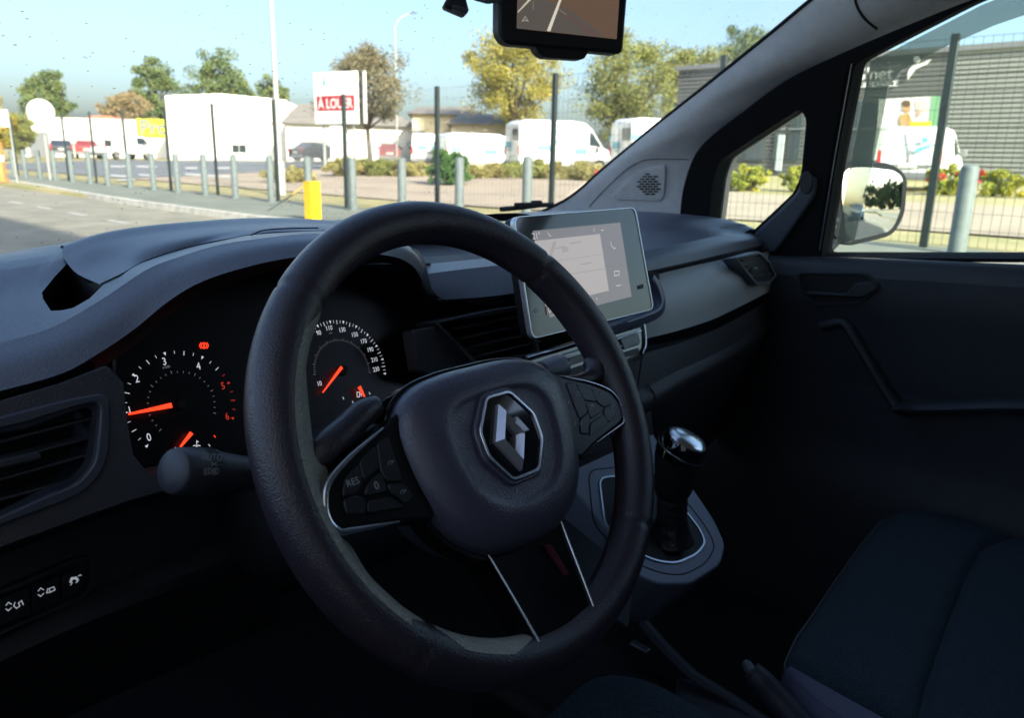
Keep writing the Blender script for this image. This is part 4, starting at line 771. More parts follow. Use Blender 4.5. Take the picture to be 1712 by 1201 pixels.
# textured trim round the left vent
VF = Fr(P(90, 760, Y=.205), (1, 0, 0), (0, math.sin(R(14)), math.cos(R(14))))
def vuv(L, w=0): return [VF.px(x, y, w) for x, y in L]
trim_o = vuv([(-160, 715), (0, 672), (110, 640), (180, 612), (206, 640), (212, 700), (222, 760), (250, 795), (345, 775), (345, 800), (208, 840), (0, 915), (-160, 978)])
vent_o = roundpoly(vuv([(-140, 742), (0, 699), (120, 668), (178, 658), (180, 700), (176, 776), (140, 822), (70, 850), (0, 876), (-140, 930)]), .012)
holed('vent_trim', VF, trim_o, [vent_o], -.05, 0, M_TRIM, dash)
vi = inset(vent_o, .0075); vent = ringplate('air_vent', VF, grown(vent_o, .001), vi, -.05, .0035, mat('vent_frame', (.055, .060, .080), .4), dash, .0015)
ringplate('vent_lip', VF, vi, inset(vi, .0045), -.045, -.004, mat('vent_blue', (.028, .032, .05), .35), vent)
MB().grid([[VF.pt(u, v, -.06) for u, v in vi], [VF.pt(*np.mean(vi, 0), -.06)]*len(vi)], cu=True).build('vent_back', M_BLACK, vent)
for y0, y1 in ((735, 698), (765, 730), (800, 757), (832, 790)):
    a, b = VF.px(-150, y0+42, -.012), VF.px(156 if y0 < 810 else 128, y1 if y0 < 810 else 800, -.012); d = np.array(b)-np.array(a); L_ = np.linalg.norm(d); an = math.atan2(d[1], d[0]); m_ = (np.array(a)+np.array(b))/2
    f2 = Fr(VF.pt(m_[0], m_[1], -.018), VF.a*math.cos(an)+VF.b*math.sin(an), -VF.a*math.sin(an)+VF.b*math.cos(an)); MB().box(f2.o, (L_, .0022, .026), f2.M()).build('slat', M_DASH2, vent, bevel=.0008)
tb = VF.px(18, 772, -.002); MB().box(VF.pt(tb[0], tb[1], -.004), (.036, .007, .012), VF.M()).build('vent_tab', M_DASH2, vent, bevel=.002)
# lower left panels, switch row and knee roll
Lw = lambda L: Pc(L)
l0 = Lw([(-160, 978, .20), (0, 915, .205), (208, 840, .215), (345, 800, .235), (470, 770, .26)]); l1 = Lw([(-160, 992, .245), (0, 930, .25), (208, 853, .26), (345, 812, .275), (470, 780, .29)])
l2 = Lw([(-160, 1062, .235), (0, 1000, .24), (157, 930, .25), (345, 845, .27), (470, 800, .29)]); l3 = Lw([(-160, 1140, .225), (0, 1062, .23), (157, 985, .24), (345, 905, .265), (470, 850, .29)])
l4 = Lw([(-160, 1180, .195), (0, 1098, .20), (157, 1020, .212), (340, 945, .24), (470, 900, .28)]); l5 = Lw([(-160, 1215, .20), (0, 1130, .205), (157, 1055, .22), (340, 985, .25), (470, 940, .29)]); l6 = Lw([(-160, 1350, .33), (0, 1260, .34), (157, 1180, .36), (340, 1100, .4), (470, 1040, .42)])
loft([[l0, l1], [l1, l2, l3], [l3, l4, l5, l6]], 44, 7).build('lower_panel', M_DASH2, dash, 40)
SWF = Fr(P(70, 985, Y=.232), np.array(P(157, 960, Y=.243))-np.array(P(0, 1030, Y=.23)), (0, .25, 1))
if SWF.n[1] > 0: SWF.n *= -1
so_ = roundpoly([SWF.px(x, y) for x, y in ((-60, 1012), (0, 988), (130, 932), (157, 929), (157, 975), (140, 1000), (0, 1060), (-60, 1086))], .006)
sw = holed('switch_panel', SWF, so_, [inset(so_, .004)], -.01, .003, M_DASH2, dash)
for q_ in (((-55, 1026), (-4, 1004), (-4, 1050), (-55, 1074)), ((0, 1002), (50, 982), (50, 1026), (0, 1046)), ((54, 980), (100, 962), (100, 1004), (54, 1024)), ((104, 960), (128, 951), (140, 953), (138, 984), (128, 992), (104, 1002))):
    plate('button', SWF, roundpoly([SWF.px(x, y) for x, y in q_], .002), -.006, .0005, mat('button_black', (.012, .016, .018), .45), sw, .0006)
def glyph(px, py, fr, pts, m, par, w=.0012, wd=.0008, name='symbol'): return line(fr, [fr.px(px+x, py+y, w) for x, y in pts], w, wd).build(name, m, par)
for px, py in ((14, 1016), (68, 992)):
    for s in (-1, 1): glyph(px, py, SWF, [(-4, s*3), (0, s*7-1), (5, s*3-2)], M_SWL, sw)
glyph(30, 1011, SWF, [(-5, -3), (-7, 3), (-2, 7), (3, 3), (1, -2), (6, -6), (9, 1)], M_SWL, sw); glyph(84, 988, SWF, [(-4, -3), (-6, 4), (0, 3), (-2, -3), (6, -6), (8, -1), (0, 3)], M_SWL, sw); glyph(124, 972, SWF, [(-6, 2), (-4, -4), (3, -5), (6, -1)], M_SWL, sw, wd=.002); glyph(124, 972, SWF, [(-6, 7), (-3, 3)], M_SWL, sw); glyph(124, 972, SWF, [(3, 3), (6, 1)], M_SWL, sw); glyph(131, 964, SWF, [(0, 0), (3, -2), (5, -1)], M_SWL, sw)
# centre: shelf, tray, vent, control row
sh0 = Pc([(709, 430, .37), (760, 426, .37), (830, 421, .37), (880, 418, .37)]); sh1 = Pc([(711, 442, .33), (760, 437, .33), (823, 431, .33), (880, 426, .33)]); sh2 = Pc([(714, 458, .295), (760, 452, .29), (812, 446, .29), (880, 440, .29)]); sh3 = Pc([(720, 482, .28), (760, 478, .275), (815, 470, .275), (880, 462, .275)]); sh4 = Pc([(733, 501, .27), (760, 500, .265), (815, 496, .26), (880, 488, .26)]); sh5 = Pc([(735, 520, .30), (760, 520, .30), (820, 514, .30), (880, 505, .30)])
loft([[sh1, sh2], [sh2, sh3, sh4], [sh4, sh5]], 24, 6).build('centre_shelf', M_DASH, dash, 50)
loft([[sh0, sh1]], 30, 4).build('tray_lip', ribmat('ribbed_black', (.02, .022, .03), .5, 260, 'X', .8, .001), dash, 40)
MB().box((.0, .52, 1.085), (.46, .32, .03)).build('tray_floor', M_BLACK, dash); loft([[[(-.20, .66, 1.09), (0, .68, 1.09), (.24, .66, 1.09)], [(-.20, .68, 1.145), (0, .70, 1.147), (.24, .68, 1.15)], [(-.2, .93, 1.10), (0, .94, 1.11), (.24, .93, 1.115)]]], 20, 5).build('tray_back', M_DASH, dash, 50)
# hood end that wraps from the binnacle down to the shelf
w0 = Pc([(690, 416, .275), (707, 435, .29), (711, 442, .33)]); 
MB().grid(np.array([cr(Pc([(668, 432, .24), (692, 447, .25), (704, 466, .26), (712, 490, .27), (735, 506, .275)]), 16), cr(Pc([(690, 414, .27), (709, 440, .275), (717, 466, .275), (725, 489, .272), (745, 503, .268)]), 16), cr(Pc([(700, 420, .32), (712, 441, .33), (716, 458, .30), (722, 482, .285), (745, 501, .27)]), 16)])).build('hood_end', M_DASH2, dash, 60)
MB().grid(np.array([cr(Pc([(704, 466, .26), (712, 490, .27), (735, 506, .272), (790, 500, .268), (880, 488, .262)]), 20), cr(Pc([(703, 480, .31), (710, 505, .31), (733, 530, .30), (790, 520, .30), (880, 505, .30)]), 20), cr(Pc([(690, 560, .32), (712, 570, .32), (735, 600, .31), (800, 600, .31), (880, 590, .31)]), 20)])).build('centre_backing', M_BLACK, dash, 60)
CVF = Fr(P(810, 560, Y=.235), (1, 0, 0), (0, .2, 1))
cvo = roundpoly([CVF.px(x, y) for x, y in ((728, 539), (826, 518), (880, 510), (905, 592), (795, 612))], .005); cv = ringplate('centre_vent', CVF, cvo, inset(cvo, .006), -.04, .0, M_DASH2, dash, .001)
MB().grid([[CVF.pt(u, v, -.042) for u, v in cvo], [CVF.pt(*np.mean(cvo, 0), -.042)]*len(cvo)], cu=True).build('vent_back', M_BLACK, cv)
for k in range(4):
    a, b = CVF.px(752+14*k, 552+15*k, -.01), CVF.px(888+4*k, 524+15*k, -.01); d = np.array(b)-np.array(a); m_ = (np.array(a)+np.array(b))/2; MB().box(CVF.pt(m_[0], m_[1], -.012), (np.linalg.norm(d)*.97, .002, .02), CVF.M()).build('slat', M_DASH2, cv, bevel=.0006)
MB().prism([P(x, y, Y=.245) for x, y in ((690, 552), (732, 545), (800, 612), (845, 640), (800, 655), (700, 620))], (0, .02, -.005)).build('centre_trim', M_TRIM, dash, bevel=.002)
# control row under the screen
RF = Fr(P(960, 590, Y=.185), (1, 0, 0), (0, .35, 1))
rp = lambda L, w=0: [RF.px(x, y, w) for x, y in L]
row = plate('control_row', RF, rp([(874, 606), (1075, 545), (1079, 590), (1075, 600), (884, 662)]), -.03, 0, M_GLOSS, dash, .001)
for L_, r in (([(880, 598), (963, 572), (1022, 549), (1072, 535)], .0022), ([(882, 613), (963, 587), (1030, 566), (1072, 553)], .0011), ([(884, 628), (968, 602), (1040, 579), (1070, 569)], .0011)): MB().tube(cr([RF.pt(*RF.px(x, y, .002), .002) for x, y in L_], 12), r, 6).build('silver_strip', M_SATIN, row, 60)
MB().tube(cr([RF.pt(*RF.px(x, y, .002), .002) for x, y in ((1072, 535), (1077, 546), (1079, 575), (1074, 592))], 10), .002, 6).build('silver_strip', M_SATIN, row, 60)
for k in range(6):
    x = 888+k*30; y = 619-k*9.5 if k < 4 else 619-k*9.2; plate('button', RF, roundpoly(rp([(x, y), (x+26, y-8.5), (x+28, y+4), (x+3, y+12.5)]), .0015), .0, .003, mat('button_grey', (.05, .055, .065), .35), row, .0006)
plate('hazard_button', RF, roundpoly(rp([(1034, 568), (1063, 558), (1067, 574), (1040, 585)]), .002), .0, .004, mat('button_silver', (.12, .13, .15), .3), row, .0008)
p_ = RF.px(960, 597, .004); txt('lettering', 'ESC', RF, p_[0], p_[1], .0042, .007, M_PRINT, row, rot=0)
plate('button', RF, roundpoly(rp([(885, 640), (968, 612), (1066, 582), (1068, 590), (890, 652)]), .002), -.004, .002, M_DASH2, row, .001)
# bracket and slim vent to the right of the screen
bo_ = Pc([(1092, 458, .208), (1101, 470, .204), (1112, 500, .198), (1107, 526, .193), (1085, 540, .189), (1050, 551, .186), (1012, 563, .184)]); bi_ = Pc([(1086, 470, .206), (1094, 480, .202), (1102, 502, .196), (1098, 515, .191), (1080, 524, .187), (1048, 535, .184), (1012, 547, .182)])
loft([[[p+np.array([.002, .02, -.002]) for p in bo_], bo_, [a*.5+b*.5+np.array([0, -.003, .001]) for a, b in zip(bo_, bi_)], bi_, [p+np.array([-.002, .025, .002]) for p in bi_]]], 36, 4).build('screen_bracket', mat('bracket_blue', (.11, .13, .19), .3), dash, 60)
for y in (484, 496, 508): MB().box(P(1090, y, Y=.232), (.026, .02, .0025)).build('vent_slat', M_DASH2, dash, bevel=.0006)
MB().prism([P(x, y, Y=.24) for x, y in ((1060, 455), (1100, 455), (1112, 500), (1100, 535), (1040, 550))], (0, .02, 0)).build('vent_well', M_BLACK, dash)
# passenger side: top pad, textured panel, gloss strip, glove box
t0 = [(.05, .93, 1.10), (.3, .92, 1.11), (.5, .88, 1.112), (.69, .84, 1.11)]
t1 = Pc([(850, 356, .62), (960, 352, .56), (1067, 353, .48), (1140, 358, .44), (1195, 366, .41), (1252, 385, .355)]); t2 = Pc([(900, 395, .36), (1000, 390, .36), (1075, 388, .36), (1150, 385, .36), (1205, 383, .355), (1262, 391, .335)])
t3 = Pc([(905, 450, .265), (1000, 435, .262), (1079, 420, .262), (1150, 405, .285), (1210, 394, .305), (1268, 396, .32)]); t4 = Pc([(905, 490, .23), (1000, 472, .23), (1083, 453, .235), (1160, 436, .255), (1220, 422, .28), (1276, 409, .305)]); t5 = Pc([(905, 500, .25), (1000, 480, .25), (1084, 461, .255), (1160, 443, .275), (1225, 429, .295), (1280, 416, .315)])
loft([[t0, t1, t2, t3], [t3, [a*.5+b*.5+np.array([0, -.004, .002]) for a, b in zip(cr(t3, 8), cr(t4, 8))], t4], [t4, t5]], 50, 7).build('passenger_pad', M_DASH, dash, 40)
s0 = Pc([(1000, 484, .245), (1085, 462, .245), (1160, 444, .262), (1227, 430, .282), (1285, 420, .30)]); s1 = Pc([(1000, 530, .215), (1090, 510, .21), (1165, 488, .225), (1240, 462, .25), (1296, 452, .275)]); s2 = Pc([(1000, 590, .2), (1078, 567, .2), (1130, 554, .203), (1187, 536, .218), (1230, 516, .238), (1268, 497, .26), (1300, 480, .28)])
loft([[t5, [p+np.array([0, .03, -.01]) for p in s0], s0]], 40, 3).build('panel_gap', M_BLACK, dash, 50); loft([[s0, s1, s2]], 40, 8).build('passenger_panel', M_PANEL, dash, 50)
s3 = Pc([(1000, 612, .215), (1078, 590, .215), (1130, 576, .218), (1187, 555, .232), (1230, 534, .25), (1268, 512, .268), (1300, 492, .285)]); loft([[s2, s3]], 40, 3).build('gloss_strip', M_GLOSS, dash, 50)
s4 = Pc([(1000, 680, .20), (1080, 648, .20), (1130, 622, .205), (1187, 596, .22), (1235, 570, .24), (1300, 520, .28)]); s5 = Pc([(1000, 705, .19), (1078, 672, .188), (1130, 645, .192), (1190, 612, .208), (1240, 582, .232), (1300, 530, .275)]); s6 = Pc([(1000, 730, .20), (1082, 700, .20), (1130, 668, .205), (1190, 632, .222), (1240, 598, .245), (1300, 545, .28)]); s7 = Pc([(1000, 860, .34), (1090, 820, .34), (1130, 790, .34), (1190, 740, .36), (1240, 690, .38), (1300, 600, .40)])
gb = loft([[s3, s4], [s4, s5, s6, s7]], 40, 8).build('glove_box', M_DASH2, dash, 45)
MB().tube(cr(Pc([(1073, 592, .209), (1070, 620, .203), (1066, 648, .197)]), 8), .0012, 6).build('seam', M_RUB, gb); MB().tube(cr(Pc([(1083, 644, .199), (1092, 656, .191), (1095, 672, .187), (1090, 690, .196)]), 10), .0012, 6).build('seam', M_RUB, gb)
# passenger vent
PVF = Fr(P(1258, 448, Y=.248), np.array(P(1290, 440, Y=.295))-np.array(P(1230, 455, Y=.265)), (0, .2, 1))
pvo = roundpoly([PVF.px(x, y, .004) for x, y in ((1228, 431), (1268, 420), (1286, 438), (1297, 462), (1288, 472), (1264, 477))], .004); pv = ringplate('passenger_vent', PVF, pvo, inset(pvo, .006), -.02, .006, M_DASH, dash, .0012)
MB().grid([[PVF.pt(u, v, .001) for u, v in pvo], [PVF.pt(*np.mean(pvo, 0), .001)]*len(pvo)], cu=True).build('vent_back', M_BLACK, pv)
for k in range(4):
    a, b = PVF.px(1240+7*k, 437+9*k, .003), PVF.px(1276+4*k, 427+10*k, .003); m_ = (np.array(a)+np.array(b))/2; MB().box(PVF.pt(m_[0], m_[1], .004), (np.linalg.norm(np.array(a)-np.array(b)), .0016, .006), PVF.M()).build('slat', M_DASH2, pv, bevel=.0005)
MB().tube([PVF.pt(*PVF.px(x, y, .008), .008) for x, y in ((1271, 424), (1281, 444), (1285, 464))], .0014, 6).build('vent_bar', M_SATIN, pv)
p_ = PVF.px(1262, 449, .008); MB().box(PVF.pt(p_[0], p_[1], .008), (.012, .004, .006), PVF.M()).build('vent_tab', M_SATIN, pv, bevel=.001)
# ---------------------------------------------------------------- instrument cluster
CL = Fr(P(290, 680, Y=.285), (1, 0, 0), (0, math.sin(R(22)), math.cos(R(22))))
ic = thing('instrument_cluster', 'black instrument cluster with two round dials and red needles', 'instrument cluster', CL.pt(.1, -.1, 0))
plate('dial_face', CL, [CL.px(x, y) for x, y in ((195, 560), (300, 470), (420, 445), (720, 440), (735, 560), (760, 700), (600, 760), (250, 800), (190, 760))], -.01, 0, mat('dial_black', (.004, .004, .006), .35), ic)
plate('lens_rim', CL, [(0, 0), (.001, 0), (.001, .001)], 0, .0005, M_BLACK, ic)
MB().tube(cr([CL.pt(*CL.px(x, y, .012), .012) for x, y in ((577, 443), (633, 439), (671, 442), (690, 451), (699, 467), (706, 490))], 20), .0007, 5).build('lens_edge', M_DASH, ic, 60)
def num(s, x, y, m, size, par, xs=.8): p = CL.px(x, y, .001); return txt('numeral', s, CL, p[0], p[1], .001, size, m, par, xs=xs)
def dial(name, marks, step, nlo, nhi, sub_, red_from, par):
    uv = np.array([CL.px(*m_) for m_ in marks]); A_2 = np.c_[2*uv, np.ones(len(uv))]; s_ = np.linalg.lstsq(A_2, (uv**2).sum(1), rcond=None)[0]; c_ = s_[:2]; r = math.sqrt(s_[2]+c_@c_)
    an = np.unwrap([math.atan2(*(p-c_)[::-1]) for p in uv]); k_ = np.polyfit(step, an, 1)
    hub = MB().lathe([(0, .004), (.005, .004), (.006, 0)], CL.pt(*c_, 0), CL.n, 20).build(name, M_BLACK, par, 40)
    for k in range(nlo*sub_, nhi*sub_+1):
        t_ = np.polyval(k_, k/sub_); d = np.array([math.cos(t_), math.sin(t_)]); mj = k % sub_ == 0; m_ = M_LAMPD if k/sub_ >= red_from else M_LAMPW
        if mj: e = np.array([-d[1], d[0]])*.0012; q1 = c_+d*r*1.02; MB().add([CL.pt(*(c_+d*r*.955), .001), CL.pt(*(q1+e), .001), CL.pt(*(q1-e), .001)], [(0, 1, 2)]).build('tick', m_, hub)
        else: half = 2*k % sub_ == 0; line(CL, [c_+d*r*(.94 if half else .965), c_+d*r*1.02], .001, .0006 if half else .0004).build('tick', m_, hub)
        line(CL, [c_+d*r*.60, c_+d*r*(.655 if mj else .63)], .001, .0004).build('tick', M_LAMPG, hub)
    return hub
tach = dial('tachometer', [(244, 742), (218, 627), (270, 593), (336, 601), (383, 644), (391, 701)], [0, 2, 3, 4, 5, 6], 0, 6, 4, 4.6, ic); spd = dial('speedometer', [(546, 539), (573, 539), (599, 549), (616, 563), (630, 581), (639, 600), (642, 621)], [5, 6, 7, 8, 9, 10, 11], 0, 11, 4, 99, ic)
for s, x, y in (('0', 249, 732), ('1', 217, 687), ('2', 229, 634), ('3', 275, 605), ('4', 332, 613)): num(s, x, y, M_LAMPW, .0098, tach)
for s, x, y in (('5', 373, 646), ('6', 380, 697)): num(s, x, y, M_LAMPD, .0095, tach)
num('x1000', 278, 614, M_LAMPG, .0034, tach)
for s, x, y in (('90', 533, 557), ('110', 550, 549), ('130', 572, 552), ('150', 593, 560), ('170', 608, 571), ('190', 619, 585), ('210', 626, 602), ('230', 629, 618), ('10', 534, 642)): num(s, x, y, M_LAMPW, .0072, spd)
num('km/h', 553, 557, M_LAMPG, .0026, spd)
def needle(a, b, w0, w1, par):
    p, q = np.array(CL.px(*a, .006)), np.array(CL.px(*b, .006)); d = (q-p)/np.linalg.norm(q-p); n2 = np.array([-d[1], d[0]]); MB().prism([CL.pt(*(p+n2*w0), .006), CL.pt(*(q+n2*w1), .006), CL.pt(*(q-n2*w1), .006), CL.pt(*(p-n2*w0), .006)], CL.n*.0012).build('needle', M_LAMPR, par, bevel=.0004)
needle((287, 678), (214, 693), .0023, .0009, tach); needle((320, 724), (301, 748), .0019, .0009, tach); needle((571, 614), (539, 657), .0018, .0006, spd); needle((600, 647), (609, 664), .0022, .0009, spd)
def csym(px, py, pts, m, par, wd=.0007): return glyph(px, py, CL, pts, m, par, .001, wd)
csym(341, 578, [(4.5*math.cos(a), 4.5*math.sin(a)) for a in np.linspace(0, 6.3, 14)], M_LAMPR, tach, .0009); csym(341, 578, [(0, -2.5), (0, .5)], M_LAMPR, tach, .0012); csym(341, 578, [(0, 2), (0, 2.8)], M_LAMPR, tach, .0012)
csym(341, 578, [(-5, 5), (-7.5, 0), (-5, -5)], M_LAMPR, tach); csym(341, 578, [(5, 5), (7.5, 0), (5, -5)], M_LAMPR, tach)
csym(329, 743, [(0, -6), (0, 2)], M_LAMPW, tach); csym(329, 743, [(0, -4), (3, -4)], M_LAMPW, tach); csym(329, 743, [(-6, 3), (-3, 2), (0, 4), (3, 2), (6, 3)], M_LAMPW, tach); csym(599, 660, [(-2, 4), (-2, -4), (2, -4), (2, 4), (-2, 4)], M_LAMPW, spd); csym(599, 660, [(3, -2), (5, 0), (5, 3)], M_LAMPW, spd)
for x, y, c_ in ((294, 750, M_LAMPW), (304, 755, M_LAMPW), (314, 756, M_LAMPW), (334, 755, M_LAMPW), (343, 751, M_LAMPW), (350, 745, M_LAMPW), (359, 730, M_LAMPR)): csym(x, y, [(-1, -1.5), (1, 1.5)], c_, tach)
for x, y in ((574, 666), (590, 673), (602, 672), (613, 667), (618, 658)): csym(x, y, [(-.8, -1.8), (.8, 1.8)], M_LAMPW, spd)
# ---------------------------------------------------------------- steering wheel
WC = CAM+np.array([.389348, .388498, -.195415]); SWH = Fr(WC, (1, 0, 0), (0, math.sin(R(29.15)), math.cos(R(29.15))))
st = thing('steering_wheel', 'black leather steering wheel with chrome diamond emblem and button pods', 'steering wheel', WC)
RR, rr0 = .1675, .0168; N1, N2 = 288, 28; rows = []
def rimr(t):
    d = math.degrees(t) % 360; r = rr0
    for s_ in (45, 135, 225, 315):
        x = abs((d-s_+180) % 360-180); r *= 1-.075*math.exp(-(x/.55)**2)
    return r*(1+.05*math.exp(-((((d-158+180) % 360)-180)/16)**2)+.05*math.exp(-((((d-22+180) % 360)-180)/16)**2))
for t_ in np.linspace(0, 2*math.pi, N1, endpoint=False):
    r = rimr(t_); rows.append([SWH.pt((RR+r*math.cos(a))*math.cos(t_), (RR+r*math.cos(a))*math.sin(t_), r*math.sin(a)*1.02) for a in np.linspace(0, 2*math.pi, N2, endpoint=False)])
rim = MB().grid(rows, cu=True, cv=True).build('rim', M_LEATH, st, 180)
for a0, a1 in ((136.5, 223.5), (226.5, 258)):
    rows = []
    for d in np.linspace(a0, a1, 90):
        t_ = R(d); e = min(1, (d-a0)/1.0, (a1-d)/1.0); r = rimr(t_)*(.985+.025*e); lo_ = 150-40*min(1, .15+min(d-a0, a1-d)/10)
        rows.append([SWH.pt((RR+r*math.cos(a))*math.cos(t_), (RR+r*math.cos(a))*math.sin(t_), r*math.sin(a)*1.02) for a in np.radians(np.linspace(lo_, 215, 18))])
    MB().grid(rows).build('grip', M_GRIP_LIT, rim, 180)
hubo = [(0, .047), (.03, .0465), (.058, .042), (.076, .031), (.0845, .014), (.0845, -.012), (.079, -.040), (.067, -.065), (.046, -.084), (.022, -.092), (0, -.0935)]
hubo = hubo+[(-u, v) for u, v in hubo[-2:0:-1]]; hubo = [tuple(p) for p in cr(hubo, 96, True)]; hcn = np.array([0, -.014])
mbh = MB(); mbh.grid([[SWH.pt(*p, w_) for p in scaled(hubo, s, hcn)] for s, w_ in ((.96, -.045), (1.0, -.012), (1.0, .001), (.985, .0075), (.955, .0125), (.90, .0165), (.80, .0198), (.70, .0220), (.64, .0226), (.61, .0222), (.575, .0206), (.55, .0201), (.45, .0199), (.25, .0199), (.02, .0200))], cu=True)
mbh.build('airbag_cover', M_HUB, st, 180); hubp = bpy.data.objects['airbag_cover']
ringplate('hub_trim', SWH, scaled(hubo, 1.045, hcn), scaled(hubo, 1.002, hcn), -.02, .0005, M_GLOSS, st, .001)
# emblem
em = [(-.012, .0185), (.012, .0185), (.0285, -.003), (.0285, -.022), (.0135, -.0435), (-.0135, -.0435), (-.0285, -.022), (-.0285, -.003)]; em = [(u+.001, v) for u, v in em]
emr = roundpoly(em, .0042, 5); eb = plate('emblem_base', SWH, emr, .015, .0226, M_GLOSS, st, .0008)
ringplate('emblem_ring', SWH, grown(emr, .0012), inset(emr, .0012), .015, .0245, M_CHROME, eb, .0005)
ringplate('emblem_recess', SWH, grown(emr, .0045), grown(emr, .001), .012, .0228, M_HUB, eb, .0012)
dc = np.array(SWH.px(853, 731, .026)); dO = [(0, .0255), (.0150, 0), (0, -.0255), (-.0150, 0)]; dI = [(0, .0115), (.0062, 0), (0, -.0115), (-.0062, 0)]
dm = [((a[0]+b[0])/2, (a[1]+b[1])/2) for a, b in zip(dO, dI)]; mbd = MB()
mbd.grid([[SWH.pt(dc[0]+u, dc[1]+v, w_) for u, v in L_] for L_, w_ in ((dO, .0225), (dO, .026), (dm, .0315), (dI, .026), (dI, .0225))], cu=True); mbd.build('diamond', M_EMB, eb)
MB().prism([SWH.pt(dc[0]+x, dc[1]+y, .0275) for x, y in ((.0150, 0), (.0075, .0128), (.0045, .0075), (.0085, 0))], SWH.n*.005).build('diamond_facet', M_EMB, eb, bevel=.0005)
# horn mark
hm = SWH.px(931, 697, .0195); line(SWH, [(hm[0]-.004, hm[1]-.003), (hm[0]-.003, hm[1]+.0005), (hm[0]+.004, hm[1]+.002), (hm[0]+.005, hm[1]+.006)], .0204, .0014).build('horn_symbol', M_BLACK, hubp)
# button pods
Z1 = lambda x, y: SWH.px(560+x*.2665, 590+y*.2665, .010)
pod_o = [(-.078, .030), (-.092, .0195), (-.125, .007), (-.1445, -.004), (-.151, -.014), (-.1525, -.025), (-.148, -.0325), (-.138, -.035), (-.105, -.041), (-.076, -.050)]
keys = [[Z1(*p) for p in L_] for L_ in (((262, 572), (338, 528), (425, 808), (322, 812), (283, 735)), ((150, 690), (256, 582), (280, 722), (180, 806)), ((50, 870), (62, 790), (145, 695), (174, 808), (145, 882), (50, 902)), ((187, 888), (197, 832), (290, 745), (333, 876), (205, 898)), ((326, 822), (428, 818), (500, 900), (440, 955), (385, 900), (345, 878)), ((50, 922), (148, 892), (192, 930), (197, 1014), (72, 1020)), ((204, 932), (362, 906), (436, 972), (206, 1010)))]
for s_ in (1, -1):
    mir_ = lambda L_: [(u*s_, v) for u, v in L_]
    po = roundpoly(mir_(pod_o), .008, 4); pd = plate('button_pod', SWH, po, -.02, .0085, M_POD, st, .002)
    arc = [(-.094, .0195), (-.125, .0075), (-.1445, -.0035), (-.1515, -.014), (-.153, -.025), (-.148, -.0335), (-.138, -.036), (-.105, -.0415)]
    MB().tube(cr([SWH.pt(*p, .0085) for p in mir_(arc)], 40), [(.0005+.0017*math.sin(math.pi*(i+1)/41))*(1.25 if s_ > 0 else .55) for i in range(40)], 8).build('chrome_edge', M_CHROME, pd, 60)
    for L_ in keys: plate('key', SWH, roundpoly(mir_(scaled(L_, 1.0 if s_ > 0 else 1.07)), .003), .006, .0105 if s_ > 0 else .0095, mat('key_black', (.014, .014, .016), .4), pd, .0008)
    # leather arm from the rim to the hub and plate behind
    arm = [(-.158, .022), (-.146, .018), (-.130, .0195), (-.112, .027), (-.096, .0345), (-.084, .037)]; ra = [.004, .0098, .0104, .0098, .0096, .007] if s_ > 0 else [.013, .0075, .0056, .0050, .0050, .0045]
    arm = [(-.150, .010), (-.141, .0135), (-.129, .0195), (-.112, .027), (-.096, .0345), (-.084, .037)] if s_ > 0 else [(-.156, .022), (-.145, .0135), (-.130, .0125), (-.110, .0155), (-.088, .0205), (-.066, .024)]
    pth = cr([SWH.pt(u*s_, v, -.004) for u, v in arm], 24); MB().tube(pth, np.interp(np.linspace(0, 1, 24), np.linspace(0, 1, 6), ra), 14).build('spoke', M_LEATH, st, 180)
    arm2 = [(-.160, -.036), (-.151, -.040), (-.142, -.040)]; MB().tube(cr([SWH.pt(u*s_, v, -.006) for u, v in arm2], 10), [.016, .012, .009, .008, .007, .006, .005, .004, .003, .002], 12).build('spoke', M_LEATH, st, 180)
    plate('spoke_core', SWH, mir_([(-.070, .030), (-.10, .022), (-.158, .012), (-.158, -.034), (-.10, -.034), (-.07, -.045)]), -.035, -.01, M_BLACK, st, .003)
for s_, m_ in ((1, M_GRIP_LIT),):
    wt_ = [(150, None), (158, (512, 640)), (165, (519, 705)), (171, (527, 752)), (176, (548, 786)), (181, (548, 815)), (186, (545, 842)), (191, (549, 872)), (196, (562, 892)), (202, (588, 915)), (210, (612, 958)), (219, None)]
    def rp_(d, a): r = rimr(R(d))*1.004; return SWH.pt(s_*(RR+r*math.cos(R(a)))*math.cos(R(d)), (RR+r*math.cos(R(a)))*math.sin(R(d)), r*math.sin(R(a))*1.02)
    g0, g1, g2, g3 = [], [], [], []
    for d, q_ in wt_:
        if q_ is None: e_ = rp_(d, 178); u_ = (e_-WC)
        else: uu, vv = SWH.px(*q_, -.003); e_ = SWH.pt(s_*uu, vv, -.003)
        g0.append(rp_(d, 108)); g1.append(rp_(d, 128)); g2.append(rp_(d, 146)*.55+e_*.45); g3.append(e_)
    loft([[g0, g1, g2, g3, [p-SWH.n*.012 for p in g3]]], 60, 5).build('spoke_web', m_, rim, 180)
pdl = [o for o in bpy.data.objects if o.name.startswith('button_pod')]
c_ = Z1(108, 815); txt('lettering', 'RES', SWH, c_[0], c_[1], .0108, .0062, M_PRINT, pdl[0]); c_ = Z1(258, 838); txt('lettering', '0', SWH, c_[0], c_[1], .0108, .0075, M_PRINT, pdl[0])
for (x, y) in ((350, 695), (428, 878)): glyph(560+x*.2665, 590+y*.2665, SWH, [(-3, 3), (-4, -1), (-1, -4), (3, -3), (1, 1), (5, -5)], M_PRINT, pdl[0], .0108, .0005)
c_ = SWH.px(989, 680, .0108); txt('lettering', 'OK', SWH, c_[0], c_[1], .0108, .0058, M_PRINT, pdl[1])
